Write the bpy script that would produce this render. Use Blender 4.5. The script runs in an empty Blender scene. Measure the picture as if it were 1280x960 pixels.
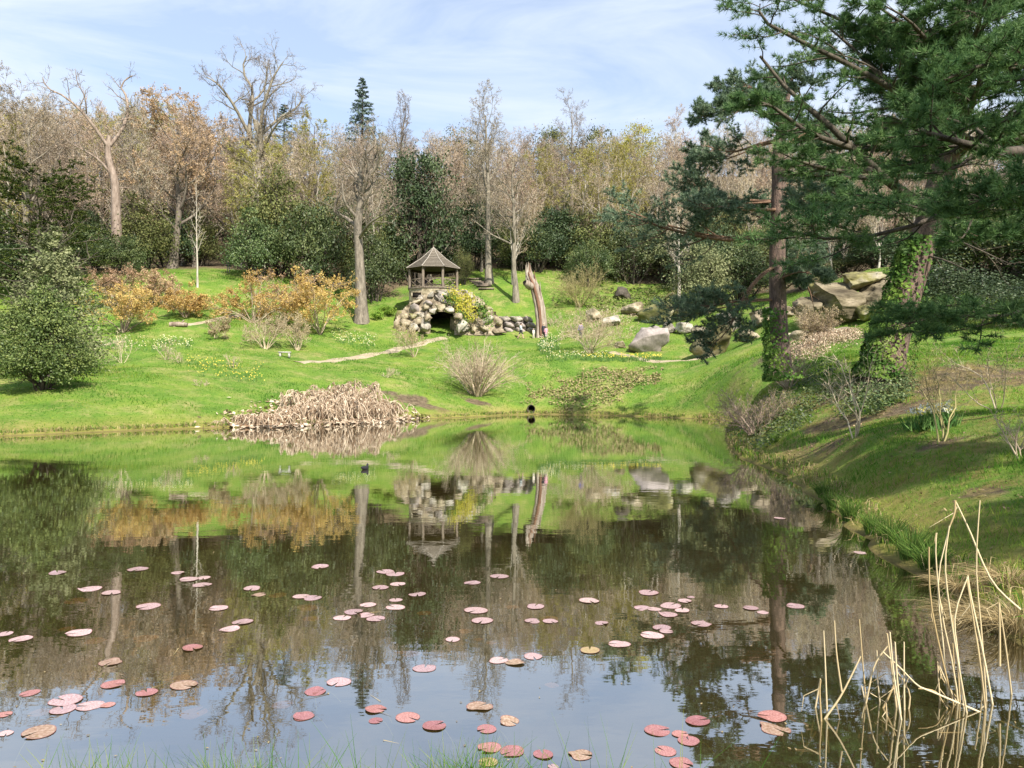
import bpy, math, numpy as np
from mathutils import Vector
from bisect import bisect

# ------------------------------------------------------------------ camera, sky, sun, exposure
scene = bpy.context.scene
col = scene.collection
FPX, CAMH = 961.0, 2.3
cam_data = bpy.data.cameras.new('camera')
cam = bpy.data.objects.new('camera', cam_data); col.objects.link(cam)
cam.location = (0, 0, CAMH); cam.rotation_euler = (math.radians(90), 0, 0)
cam_data.sensor_width = 36; cam_data.lens = FPX / 1280 * 36
cam_data.clip_start = 0.1; cam_data.clip_end = 3000
scene.camera = cam

SUN_AZ = math.radians(152)      # clockwise from +Y (view direction): right and behind the camera
SUN_EL = math.radians(43)
to_sun = Vector((math.sin(SUN_AZ) * math.cos(SUN_EL), math.cos(SUN_AZ) * math.cos(SUN_EL), math.sin(SUN_EL)))

world = bpy.data.worlds.new('World'); scene.world = world; world.use_nodes = True
wn, wl = world.node_tree.nodes, world.node_tree.links
wn.clear()
out = wn.new('ShaderNodeOutputWorld'); bg = wn.new('ShaderNodeBackground')
sky = wn.new('ShaderNodeTexSky'); sky.sky_type = 'NISHITA'; sky.sun_disc = False
sky.sun_elevation = SUN_EL; sky.sun_rotation = SUN_AZ
sky.air_density = 1.0; sky.dust_density = 1.5; sky.ozone_density = 1.5; sky.altitude = 100
bg.inputs['Strength'].default_value = 0.14
tc = wn.new('ShaderNodeTexCoord'); mp = wn.new('ShaderNodeMapping')
mp.inputs['Scale'].default_value = (1.0, 1.3, 4.2); mp.inputs['Rotation'].default_value = (0.25, 0.35, 0.4)
nz = wn.new('ShaderNodeTexNoise'); nz.inputs['Scale'].default_value = 2.4; nz.inputs['Detail'].default_value = 7
nz.inputs['Roughness'].default_value = 0.6; nz.inputs['Distortion'].default_value = 0.7
rp = wn.new('ShaderNodeValToRGB')
rp.color_ramp.elements[0].position = 0.40; rp.color_ramp.elements[0].color = (0.42, 0.42, 0.42, 1)
rp.color_ramp.elements[1].position = 0.66; rp.color_ramp.elements[1].color = (0.97, 0.97, 0.97, 1)
mx = wn.new('ShaderNodeMix'); mx.data_type = 'RGBA'
wl.new(tc.outputs['Generated'], mp.inputs['Vector']); wl.new(mp.outputs['Vector'], nz.inputs['Vector'])
wl.new(nz.outputs['Fac'], rp.inputs['Fac']); wl.new(rp.outputs['Color'], mx.inputs['Factor'])
wl.new(sky.outputs['Color'], mx.inputs['A']); mx.inputs['B'].default_value = (3.6, 4.05, 4.8, 1)
wl.new(mx.outputs['Result'], bg.inputs['Color']); wl.new(bg.outputs['Background'], out.inputs['Surface'])

sun_data = bpy.data.lights.new('sun', 'SUN'); sun_data.energy = 5.0; sun_data.angle = math.radians(0.6)
sun_data.color = (1.0, 0.94, 0.84)
sun = bpy.data.objects.new('sun', sun_data); col.objects.link(sun)
sun.rotation_euler = (-to_sun).to_track_quat('-Z', 'Y').to_euler(); sun.location = (30, -30, 60)

scene.view_settings.view_transform = 'Standard'; scene.view_settings.look = 'None'
scene.view_settings.gamma = 1.0; scene.view_settings.use_curve_mapping = False
scene.view_settings.exposure = 0.8
scene.render.engine = 'CYCLES'
scene.cycles.use_denoising = True
scene.cycles.max_bounces = 7; scene.cycles.transparent_max_bounces = 8
scene.cycles.diffuse_bounces = 3; scene.cycles.glossy_bounces = 3
scene.cycles.sample_clamp_indirect = 6.0; scene.cycles.caustics_reflective = False; scene.cycles.caustics_refractive = False

# ------------------------------------------------------------------ geometry helpers
R0 = np.random.default_rng(11)
A = np.asarray

def P(px, py, d):
    """world point seen at photograph pixel (px, py) at distance d along the view"""
    return np.array([(px - 640) / FPX * d, d, CAMH - (py - 480) / FPX * d])

def nrm(v):
    return v / np.maximum(np.linalg.norm(v, axis=-1, keepdims=True), 1e-9)

class Geo:
    def __init__(s): s.V = []; s.T = []; s.Q = []; s.R = []; s.TM = []; s.QM = []; s.n = 0
    def add(s, V, T=None, Q=None, rnd=0.5, mat=0):
        V = A(V, float).reshape(-1, 3); m = len(V)
        s.V.append(V); s.R.append(np.broadcast_to(A(rnd, float), (m,)))
        if T is not None and len(T):
            T = A(T).reshape(-1, 3); s.T.append(T + s.n); s.TM.append(np.full(len(T), mat))
        if Q is not None and len(Q):
            Q = A(Q).reshape(-1, 4); s.Q.append(Q + s.n); s.QM.append(np.full(len(Q), mat))
        s.n += m
        return s
    def mesh(s, name, mats, smooth=False):
        me = bpy.data.meshes.new(name)
        V = np.concatenate(s.V)
        T = np.concatenate(s.T) if s.T else np.zeros((0, 3), int)
        Q = np.concatenate(s.Q) if s.Q else np.zeros((0, 4), int)
        mi = np.concatenate(s.TM + s.QM).astype(np.int32)
        me.vertices.add(len(V)); me.vertices.foreach_set('co', V.astype(np.float32).ravel())
        lv = np.concatenate([T.ravel(), Q.ravel()]).astype(np.int32)
        me.loops.add(len(lv)); me.loops.foreach_set('vertex_index', lv)
        nf = len(T) + len(Q); me.polygons.add(nf)
        st = np.concatenate([np.arange(len(T)) * 3, len(T) * 3 + np.arange(len(Q)) * 4]).astype(np.int32)
        me.polygons.foreach_set('loop_start', st)
        for m in (mats if isinstance(mats, (list, tuple)) else [mats]): me.materials.append(m)
        me.polygons.foreach_set('material_index', mi)
        if smooth: me.polygons.foreach_set('use_smooth', np.ones(nf, bool))
        me.update(calc_edges=True)
        at = me.attributes.new('rnd', 'FLOAT', 'POINT')
        at.data.foreach_set('value', np.concatenate(s.R).astype(np.float32))
        me.validate()
        return me

def tubes(g, pts, rad, n=6, mat=0, rnd=None, cap=False):
    pts = A(pts, float); rad = A(rad, float)
    if pts.ndim == 2: pts = pts[None]; rad = rad[None]
    B, K, _ = pts.shape
    tan = nrm(np.gradient(pts, axis=1))
    mean = nrm(pts[:, -1] - pts[:, 0])
    ref = np.where(np.abs(mean[:, 2:3]) < 0.8, np.array([[0, 0, 1.0]]), np.array([[1.0, 0.0, 0]]))[:, None, :]
    u = nrm(np.cross(tan, ref)); w = np.cross(tan, u)
    a = np.linspace(0, 2 * np.pi, n, endpoint=False)
    ring = pts[:, :, None] + rad[:, :, None, None] * (u[:, :, None] * np.cos(a)[:, None] + w[:, :, None] * np.sin(a)[:, None])
    i = np.arange(K - 1)[:, None]; j = np.arange(n)[None]
    q = np.stack([i * n + j, i * n + (j + 1) % n, (i + 1) * n + (j + 1) % n, (i + 1) * n + j], -1).reshape(-1, 4)
    Q = (q[None] + (np.arange(B) * K * n)[:, None, None]).reshape(-1, 4)
    r = R0.random(B) if rnd is None else np.broadcast_to(rnd, (B,))
    g.add(ring.reshape(-1, 3), Q=Q, rnd=np.repeat(r, K * n), mat=mat)
    if cap:
        for e in (0, K - 1):
            c = pts[:, e]; rg = ring[:, e]
            V = np.concatenate([rg, c[:, None]], 1)
            f = np.stack([np.arange(n), (np.arange(n) + 1) % n, np.full(n, n)], -1)
            T = (f[None] + (np.arange(B) * (n + 1))[:, None, None]).reshape(-1, 3)
            g.add(V.reshape(-1, 3), T=T, rnd=np.repeat(r, n + 1), mat=mat)
    return g

def ribbons(g, pts, w, rng, mat=0):
    """thin flat tapering strips along paths (B,K,3)"""
    B, K, _ = pts.shape
    d = nrm(pts[:, -1] - pts[:, 0]); s = nrm(np.cross(d, rng.normal(size=(B, 3))))
    tap = np.linspace(1, 0.12, K)[None, :, None] * A(w).reshape(-1, 1, 1) * 0.5
    V = np.stack([pts - s[:, None] * tap, pts + s[:, None] * tap], 2)
    i = np.arange(K - 1)
    q = np.stack([2 * i, 2 * i + 1, 2 * i + 3, 2 * i + 2], -1)
    Q = (q[None] + (np.arange(B) * K * 2)[:, None, None]).reshape(-1, 4)
    g.add(V.reshape(-1, 3), Q=Q, rnd=np.repeat(rng.random(B), K * 2), mat=mat)

def leaves(g, c, nor, size, rng, asp=0.55, mat=0, jit=0.8, rnd=None):
    """diamond leaves at c facing nor"""
    N = len(c); nor = nrm(nor + rng.normal(size=(N, 3)) * jit)
    u = nrm(np.cross(nor, rng.normal(size=(N, 3)))); v = np.cross(nor, u)
    s = (size * rng.uniform(0.65, 1.3, N))[:, None]
    V = np.stack([c - u * s * .5, c + v * s * asp * .5 + nor * s * .06, c + u * s * .5, c - v * s * asp * .5 + nor * s * .06], 1)
    Q = np.arange(4)[None] + (np.arange(N) * 4)[:, None]
    r = rng.random(N) if rnd is None else np.clip(rnd + rng.normal(size=N) * .12, 0, 1)
    g.add(V.reshape(-1, 3), Q=Q, rnd=np.repeat(r, 4), mat=mat)

def needles(g, c, d, k, L, w, rng, spread=0.8, mat=0):
    """tufts of k thin needles at points c around directions d"""
    N = len(c); c = np.repeat(c, k, 0); dd = nrm(np.repeat(nrm(d), k, 0) + rng.normal(size=(N * k, 3)) * spread)
    s = nrm(np.cross(dd, rng.normal(size=(N * k, 3)))) * w * .5
    l = (L * rng.uniform(.7, 1.15, N * k))[:, None]
    V = np.stack([c - s, c + s, c + dd * l], 1)
    T = np.arange(3)[None] + (np.arange(N * k) * 3)[:, None]
    r = np.clip(np.repeat(rng.random(N), k) * .8 + rng.random(N * k) * .2, 0, 1)
    g.add(V.reshape(-1, 3), T=T, rnd=np.repeat(r, 3), mat=mat)

def sample(par, idx, t):
    K = par.shape[1]; f = np.clip(t, 0, .9999) * (K - 1); i0 = f.astype(int); fr = (f - i0)[:, None]
    a = par[idx, i0]; b = par[idx, i0 + 1]
    return a + (b - a) * fr, nrm(b - a), i0, fr[:, 0]

def grow(par, rad, k, rng, t0=.3, t1=1., ang=50, lr=.5, K=5, wig=.15, up=.05, flat=1., rr=.6, taper=.25, fall=.5, minr=.0):
    B = len(par); n = B * k; idx = np.repeat(np.arange(B), k)
    t = t0 + (t1 - t0) * ((np.tile(np.arange(k), B) + rng.random(n)) / k)
    pos, tan, i0, fr = sample(par, idx, t)
    L = np.linalg.norm(np.diff(par, axis=1), axis=2).sum(1)[idx]
    pr = rad[idx, i0] * (1 - fr) + rad[idx, i0 + 1] * fr
    az = np.tile(np.arange(k) * 2.4, B) + np.repeat(rng.random(B) * 6.28, k) + rng.normal(size=n) * .5
    ref = np.where(np.abs(tan[:, 2:3]) < .9, np.array([[0, 0, 1.]]), np.array([[1., 0, 0]]))
    u = nrm(np.cross(tan, ref)); w = np.cross(tan, u)
    a = np.radians(ang * rng.uniform(.7, 1.25, n))[:, None]
    d = tan * np.cos(a) + (u * np.cos(az)[:, None] + w * np.sin(az)[:, None]) * np.sin(a)
    ln = (L * lr * (1 - fall * t) * rng.uniform(.7, 1.25, n))[:, None]
    pts = [pos]; p = pos
    for s in range(K - 1):
        d = d + rng.normal(size=d.shape) * wig + np.array([0, 0, up]); d[:, 2] *= flat; d = nrm(d)
        p = p + d * ln / (K - 1); pts.append(p)
    pts = np.stack(pts, 1)
    r0 = np.maximum(pr * rr, minr)[:, None]
    return pts, r0 * np.linspace(1, taper, K)[None]

def path(ctrl, K=12):
    c = A(ctrl, float); n = len(c); t = np.linspace(0, n - 1, K); o = []
    for x in t:
        i = min(int(x), n - 2); f = x - i
        p0, p1, p2, p3 = c[max(i - 1, 0)], c[i], c[i + 1], c[min(i + 2, n - 1)]
        o.append(.5 * (2 * p1 + (p2 - p0) * f + (2 * p0 - 5 * p1 + 4 * p2 - p3) * f * f + (3 * p1 - p0 - 3 * p2 + p3) * f ** 3))
    return A(o)

def box(g, c, s, rz=0, mat=0, rnd=.5, tilt=0):
    s = A(s, float) / 2
    V = A([[x, y, z] for x in (-1, 1) for y in (-1, 1) for z in (-1, 1)], float) * s
    if tilt:
        ct, st = math.cos(tilt), math.sin(tilt); V = V @ A([[ct, 0, -st], [0, 1, 0], [st, 0, ct]])
    cz, sz = math.cos(rz), math.sin(rz); V = V @ A([[cz, sz, 0], [-sz, cz, 0], [0, 0, 1]])
    g.add(V + A(c), Q=[[0, 1, 3, 2], [4, 6, 7, 5], [0, 4, 5, 1], [2, 3, 7, 6], [0, 2, 6, 4], [1, 5, 7, 3]], mat=mat, rnd=rnd)
    return g

def beam(g, a, b, w, h, mat=0, rnd=.5):
    a, b = A(a, float), A(b, float); t = nrm(b - a)
    ref = A([0, 0, 1.]) if abs(t[2]) < .9 else A([1., 0, 0])
    u = nrm(np.cross(t, ref)) * w / 2; v = nrm(np.cross(u, t)) * h / 2
    V = [p + x * u + y * v for p in (a, b) for x in (-1, 1) for y in (-1, 1)]
    g.add(V, Q=[[0, 1, 3, 2], [4, 6, 7, 5], [0, 4, 5, 1], [2, 3, 7, 6], [0, 2, 6, 4], [1, 5, 7, 3]], mat=mat, rnd=rnd)
    return g

def vnoise(x, y, s, seed=0):
    """smooth value noise in 2D"""
    x = x * s; y = y * s; xi = np.floor(x).astype(int); yi = np.floor(y).astype(int); fx = x - xi; fy = y - yi
    def h(a, b):
        v = np.sin(a * 127.1 + b * 311.7 + seed * 74.7) * 43758.5453; return v - np.floor(v)
    fx = fx * fx * (3 - 2 * fx); fy = fy * fy * (3 - 2 * fy)
    return (h(xi, yi) * (1 - fx) + h(xi + 1, yi) * fx) * (1 - fy) + (h(xi, yi + 1) * (1 - fx) + h(xi + 1, yi + 1) * fx) * fy

# ------------------------------------------------------------------ objects
def link(o): col.objects.link(o); return o
def tag(o, label=None, cat=None, group=None, kind=None):
    if label: o['label'] = label
    if cat: o['category'] = cat
    if group: o['group'] = group
    if kind: o['kind'] = kind
    return o
def thing(name, label, cat, loc=(0, 0, 0), rz=0, s=1, group=None):
    o = link(bpy.data.objects.new(name, None)); o.location = tuple(loc); o.rotation_euler = (0, 0, rz)
    o.scale = s if isinstance(s, (tuple, list)) else (s, s, s); o.empty_display_size = .2
    return tag(o, label, cat, group)
def part(name, me, parent, loc=(0, 0, 0), rz=0, s=None, label=None):
    o = link(bpy.data.objects.new(name, me)); o.parent = parent; o.location = tuple(loc); o.rotation_euler = (0, 0, rz)
    if s is not None: o.scale = s
    if label: o['label'] = label
    return o
def single(name, me, label, cat, group=None, kind=None, loc=(0, 0, 0), rz=0, s=1):
    o = link(bpy.data.objects.new(name, me)); o.location = tuple(loc); o.rotation_euler = (0, 0, rz)
    o.scale = s if isinstance(s, (tuple, list)) else (s, s, s)
    return tag(o, label, cat, group, kind)

# ------------------------------------------------------------------ materials
def mat(name, c1, c2=None, c3=None, scale=3., rough=.85, bump=.0, stretch=(1, 1, 1), use='noise', trans=0., spec=.2, detail=6, objvar=0., bdist=.02, sat3=.62, fine=.3):
    m = bpy.data.materials.new(name); m.use_nodes = True; nt = m.node_tree; n, l = nt.nodes, nt.links
    b = n['Principled BSDF']; b.inputs['Roughness'].default_value = rough; b.inputs['Specular IOR Level'].default_value = spec
    c2 = c2 or c1
    ramp = n.new('ShaderNodeValToRGB'); e = ramp.color_ramp.elements
    e[0].color = (*c1, 1); e[1].color = (*c2, 1)
    if use == 'rnd':
        at = n.new('ShaderNodeAttribute'); at.attribute_name = 'rnd'; src = at.outputs['Fac']; e[0].position = .1; e[1].position = .9
        if c3: x = e.new(.55); x.color = (*c3, 1)
    else:
        t = n.new('ShaderNodeTexCoord'); mpn = n.new('ShaderNodeMapping'); mpn.inputs['Scale'].default_value = stretch
        nz = n.new('ShaderNodeTexNoise'); nz.inputs['Scale'].default_value = scale; nz.inputs['Detail'].default_value = detail
        nz.inputs['Roughness'].default_value = .62
        l.new(t.outputs['Object'], mpn.inputs['Vector']); l.new(mpn.outputs['Vector'], nz.inputs['Vector']); src = nz.outputs['Fac']
        e[0].position = .33; e[1].position = .68
        if c3: x = e.new(sat3 - .1); x.color = (*c3, 1)
        if bump:
            bp = n.new('ShaderNodeBump'); bp.inputs['Strength'].default_value = bump; bp.inputs['Distance'].default_value = bdist
            n2 = n.new('ShaderNodeTexNoise'); n2.inputs['Scale'].default_value = scale * 3.5; n2.inputs['Detail'].default_value = 5
            l.new(mpn.outputs['Vector'], n2.inputs['Vector']); l.new(n2.outputs['Fac'], bp.inputs['Height']); l.new(bp.outputs['Normal'], b.inputs['Normal'])
    l.new(src, ramp.inputs['Fac']); c = ramp.outputs['Color']
    if use == 'noise' and fine:
        n3 = n.new('ShaderNodeTexNoise'); n3.inputs['Scale'].default_value = scale * 7; n3.inputs['Detail'].default_value = 6; n3.inputs['Roughness'].default_value = .75; l.new(mpn.outputs['Vector'], n3.inputs['Vector'])
        r3 = n.new('ShaderNodeMapRange'); r3.inputs['From Min'].default_value = .3; r3.inputs['From Max'].default_value = .7; r3.inputs['To Min'].default_value = 1 - fine; r3.inputs['To Max'].default_value = 1 + fine; l.new(n3.outputs['Fac'], r3.inputs['Value'])
        h3 = n.new('ShaderNodeHueSaturation'); l.new(r3.outputs['Result'], h3.inputs['Value']); l.new(c, h3.inputs['Color']); c = h3.outputs['Color']
    if objvar:
        oi = n.new('ShaderNodeObjectInfo'); hs = n.new('ShaderNodeHueSaturation')
        mr = n.new('ShaderNodeMapRange'); mr.inputs['To Min'].default_value = 1 - objvar; mr.inputs['To Max'].default_value = 1 + objvar
        l.new(oi.outputs['Random'], mr.inputs['Value']); l.new(mr.outputs['Result'], hs.inputs['Value'])
        m2 = n.new('ShaderNodeMath'); m2.operation = 'MULTIPLY_ADD'; m2.inputs[1].default_value = objvar * .12; m2.inputs[2].default_value = .5 - objvar * .06
        l.new(oi.outputs['Random'], m2.inputs[0]); l.new(m2.outputs[0], hs.inputs['Hue'])
        l.new(c, hs.inputs['Color']); c = hs.outputs['Color']
    l.new(c, b.inputs['Base Color'])
    if trans:
        tr = n.new('ShaderNodeBsdfTranslucent'); l.new(c, tr.inputs['Color']); ms = n.new('ShaderNodeMixShader'); ms.inputs[0].default_value = trans
        l.new(b.outputs[0], ms.inputs[1]); l.new(tr.outputs[0], ms.inputs[2]); l.new(ms.outputs[0], n['Material Output'].inputs['Surface'])
    return m

M = dict(
    bark_grey=mat('bark_grey', (.10, .085, .065), (.29, .25, .195), scale=2.2, bump=.8, stretch=(2, 2, .5), objvar=.2, bdist=.05),
    bark_pale=mat('bark_pale', (.30, .26, .20), (.55, .50, .42), scale=2.2, bump=.5, stretch=(2, 2, .6), bdist=.03),
    bark_dead=mat('bark_dead', (.14, .10, .075), (.36, .285, .23), scale=1.6, bump=.6, stretch=(2, 2, .5), bdist=.05),
    bark_dark=mat('bark_dark', (.04, .033, .027), (.115, .093, .072), scale=2.5, bump=.8, stretch=(2, 2, .5), objvar=.2, bdist=.05),
    bark_pine=mat('bark_pine', (.085, .06, .05), (.25, .17, .13), (.15, .105, .085), scale=3.2, bump=1., stretch=(2.2, 2.2, .7), bdist=.06),
    bark_orange=mat('bark_orange', (.12, .07, .045), (.28, .175, .115), scale=4, bump=.8, stretch=(2, 2, .7), bdist=.03),
    twig_brown=mat('twig_brown', (.25, .19, .135), (.48, .385, .285), use='rnd', objvar=.22),
    twig_red=mat('twig_red', (.27, .19, .14), (.49, .38, .29), use='rnd', objvar=.18),
    twig_grey=mat('twig_grey', (.235, .195, .145), (.47, .40, .305), use='rnd', objvar=.2),
    twig_pale=mat('twig_pale', (.34, .27, .18), (.58, .48, .34), use='rnd', objvar=.12),
    twig_sky=mat('twig_sky', (.13, .10, .078), (.28, .225, .175), use='rnd', objvar=.12),
    twig_olive=mat('twig_olive', (.19, .16, .07), (.36, .31, .14), use='rnd', objvar=.12),
    twig_dark=mat('twig_dark', (.07, .05, .035), (.17, .12, .08), use='rnd'),
    bud_lime=mat('bud_lime', (.28, .28, .05), (.46, .42, .10), use='rnd', trans=.35, objvar=.15),
    bud_rust=mat('bud_rust', (.35, .225, .13), (.52, .36, .225), use='rnd', trans=.3, objvar=.15),
    bud_buff=mat('bud_buff', (.33, .26, .14), (.50, .40, .24), use='rnd', trans=.3, objvar=.15),
    leaf_holly=mat('leaf_holly', (.036, .062, .020), (.16, .19, .068), (.08, .115, .038), use='rnd', trans=.15, rough=.5, spec=.35, objvar=.18),
    leaf_bush=mat('leaf_bush', (.05, .085, .02), (.24, .28, .08), (.12, .165, .045), use='rnd', trans=.2, rough=.5, spec=.3),
    leaf_dark=mat('leaf_dark', (.028, .052, .022), (.11, .15, .062), (.058, .09, .036), use='rnd', trans=.15, rough=.5, spec=.3, objvar=.15),
    leaf_olive=mat('leaf_olive', (.07, .09, .028), (.235, .24, .085), (.14, .155, .05), use='rnd', trans=.2, rough=.6, objvar=.15),
    leaf_sage=mat('leaf_sage', (.11, .13, .06), (.32, .33, .17), (.20, .22, .10), use='rnd', trans=.2, objvar=.12),
    leaf_yew=mat('leaf_yew', (.035, .06, .012), (.15, .175, .04), (.08, .11, .024), use='rnd', trans=.15, rough=.55),
    leaf_fresh=mat('leaf_fresh', (.12, .24, .03), (.36, .46, .08), (.22, .34, .05), use='rnd', trans=.35, objvar=.1),
    leaf_ivy=mat('leaf_ivy', (.04, .10, .016), (.20, .29, .05), (.095, .175, .028), use='rnd', trans=.2, rough=.65, spec=.15),
    leaf_gold=mat('leaf_gold', (.34, .33, .04), (.58, .52, .09), (.46, .42, .06), use='rnd', trans=.3),
    leaf_azalea=mat('leaf_azalea', (.44, .27, .09), (.68, .52, .20), (.57, .40, .14), use='rnd', trans=.35, objvar=.12),
    needle_scots=mat('needle_scots', (.08, .125, .078), (.28, .36, .22), (.16, .23, .14), use='rnd', trans=.3, rough=.5),
    needle_soft=mat('needle_soft', (.045, .105, .036), (.20, .31, .11), (.10, .19, .062), use='rnd', trans=.35, rough=.5),
    needle_far=mat('needle_far', (.08, .12, .10), (.22, .29, .23), use='rnd', trans=.1),
    dead_leaf=mat('dead_leaf', (.24, .155, .095), (.70, .58, .43), (.48, .37, .26), use='rnd', trans=.15),
    bark_leaf=mat('bark_leaf', (.10, .06, .035), (.34, .24, .15), use='rnd'),
    straw=mat('straw', (.46, .34, .17), (.76, .63, .40), use='rnd', trans=.1, rough=.6),
    sedge=mat('sedge', (.22, .16, .07), (.46, .36, .19), use='rnd', trans=.2),
    grass=mat('grass_blade', (.055, .16, .018), (.28, .33, .055), (.115, .25, .024), use='rnd', trans=.35),
    rush=mat('rush_green', (.04, .10, .015), (.17, .26, .05), use='rnd', trans=.25),
    daff_leaf=mat('daffodil_leaf', (.06, .15, .035), (.17, .29, .08), use='rnd', trans=.25),
    petal_white=mat('petal_white', (.80, .78, .60), (.86, .86, .80), use='rnd', trans=.3),
    petal_yellow=mat('petal_yellow', (.80, .62, .06), (.86, .76, .22), use='rnd', trans=.3),
    rock=mat('rock_grey', (.12, .105, .085), (.50, .455, .38), (.34, .305, .25), scale=1.6, bump=.9, bdist=.08, objvar=.18),
    rock_warm=mat('rock_warm', (.13, .10, .062), (.47, .405, .295), (.31, .26, .175), scale=1.7, bump=.9, bdist=.08, objvar=.15),
    rock_moss=mat('rock_moss', (.07, .06, .04), (.36, .32, .25), (.19, .175, .065), scale=.9, bump=.9, bdist=.1, objvar=.12),
    rock_bed=mat('rock_bed', (.06, .047, .03), (.30, .25, .18), (.18, .15, .095), scale=1.1, bump=1., bdist=.1, stretch=(.7, .7, 2.6), fine=.45),
    rock_slab=mat('rock_slab', (.19, .165, .145), (.40, .345, .31), (.29, .25, .225), scale=1.6, bump=.6, bdist=.05, stretch=(1, 1, .5)),
    rock_dark=mat('rock_dark', (.045, .038, .03), (.13, .11, .085), scale=1.2, bump=.7, bdist=.08),
    wood=mat('weathered_wood', (.11, .085, .062), (.27, .22, .172), scale=3, bump=.4, stretch=(3, 3, .6)),
    wood_dark=mat('dark_wood', (.045, .032, .022), (.10, .075, .055), scale=3),
    shingle=mat('shingle', (.125, .105, .082), (.27, .235, .19), (.19, .163, .13), scale=5, bump=.6, stretch=(2.5, 2.5, 1)),
    shingle_ridge=mat('shingle_ridge', (.24, .21, .175), (.38, .345, .29), scale=5),
    heart=mat('heartwood', (.10, .05, .03), (.27, .155, .10), scale=2.5, bump=.5, stretch=(3, 3, .4)),
    snag=mat('bleached_wood', (.15, .115, .085), (.46, .40, .335), (.30, .245, .195), scale=1.6, bump=.6, stretch=(2.5, 2.5, .35)),
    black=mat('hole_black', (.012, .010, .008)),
    path=mat('path_earth', (.26, .21, .135), (.44, .37, .255), scale=1.5, bump=.3),
    pad=mat('pad_pink', (.30, .17, .165), (.58, .43, .42), (.47, .32, .315), scale=6, rough=.26, spec=.8, objvar=.22, fine=.4),
    pad_red=mat('pad_red', (.24, .085, .075), (.47, .24, .22), (.38, .165, .15), scale=6, rough=.26, spec=.8, objvar=.2, fine=.4),
    pad_brown=mat('pad_brown', (.20, .11, .06), (.48, .37, .29), (.35, .235, .165), scale=4, rough=.4, spec=.4, objvar=.1),
    pad_sunk=mat('pad_sunken', (.45, .16, .04), (.75, .38, .10), scale=5, rough=.6),
    pad_edge=mat('pad_edge', (.16, .05, .045), (.34, .17, .15), scale=8, rough=.35, spec=.5),
    pad_yellow=mat('pad_yellow', (.26, .17, .08), (.44, .35, .19), scale=4, rough=.5),
    stem_green=mat('stem_green', (.32, .34, .10), (.46, .44, .16), scale=4),
    skin=mat('skin', (.52, .34, .26)), hair=mat('hair_brown', (.05, .035, .025)), hair_grey=mat('hair_light', (.40, .33, .25)),
    bird=mat('bird_black', (.015, .015, .018), (.03, .03, .034), scale=20, rough=.6), bill=mat('bill', (.72, .66, .58)),
    stone_bench=mat('stone_pale', (.34, .32, .28), (.50, .48, .43), scale=5),
)
def layered(name, cols):
    """clothes by height above the feet (metres): [(top, colour), ...]"""
    m = bpy.data.materials.new(name); m.use_nodes = True; n, l = m.node_tree.nodes, m.node_tree.links
    t = n.new('ShaderNodeTexCoord'); sx = n.new('ShaderNodeSeparateXYZ'); dv = n.new('ShaderNodeMath'); dv.operation = 'DIVIDE'; dv.inputs[1].default_value = 2.
    r = n.new('ShaderNodeValToRGB'); r.color_ramp.interpolation = 'CONSTANT'; e = r.color_ramp.elements
    e[0].position = 0; e[0].color = (*cols[0][1], 1); e[1].position = cols[0][0] / 2; e[1].color = (*cols[1][1], 1)
    for i in range(1, len(cols) - 1): x = e.new(cols[i][0] / 2); x.color = (*cols[i + 1][1], 1)
    l.new(t.outputs['Object'], sx.inputs[0]); l.new(sx.outputs['Z'], dv.inputs[0]); l.new(dv.outputs[0], r.inputs['Fac'])
    b = n['Principled BSDF']; b.inputs['Roughness'].default_value = .8; l.new(r.outputs['Color'], b.inputs['Base Color'])
    return m

# ------------------------------------------------------------------ terrain
SHORE = [(3.0, 3.9), (4.2, 5.6), (4.6, 7.1), (4.9, 9.2), (5.05, 10.5), (5.4, 12), (6.2, 15.8), (7.0, 20), (7.1, 23.3), (7.9, 27.6), (9.5, 34), (12.2, 43),
         (13.6, 48), (12.2, 51), (7, 56), (1.2, 58), (-2.7, 53.5), (-7.3, 50), (-9.8, 47), (-11.4, 43), (-14.5, 41), (-17.8, 38.8), (-22.6, 34),
         (-27, 31), (-33, 25), (-36, 14), (-31, 6), (-20, 4.2), (-10, 3.9), (-4, 4.1), (0, 4.2), (2, 4.1)]
SH = path(SHORE + [SHORE[0]], 200)[:-1, :] if False else path([(x, y, 0) for x, y in SHORE + [SHORE[0]]], 190)[:, :2]

def shore_sd(x, y):
    x = np.atleast_1d(A(x, float)); y = np.atleast_1d(A(y, float)); p = np.stack([x.ravel(), y.ravel()], -1)
    best = np.full(len(p), 1e9); ins = np.zeros(len(p), bool)
    for a, b in zip(SH[:-1], SH[1:]):
        e = b - a; q = p - a; t = np.clip((q @ e) / max(e @ e, 1e-9), 0, 1)
        best = np.minimum(best, ((q - t[:, None] * e) ** 2).sum(1))
        c = ((a[1] > p[:, 1]) != (b[1] > p[:, 1]))
        xs = a[0] + (p[:, 1] - a[1]) * e[0] / (e[1] if abs(e[1]) > 1e-9 else 1e-9)
        ins ^= c & (p[:, 0] < xs)
    return (np.sqrt(best) * np.where(ins, -1, 1)).reshape(x.shape)

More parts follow.
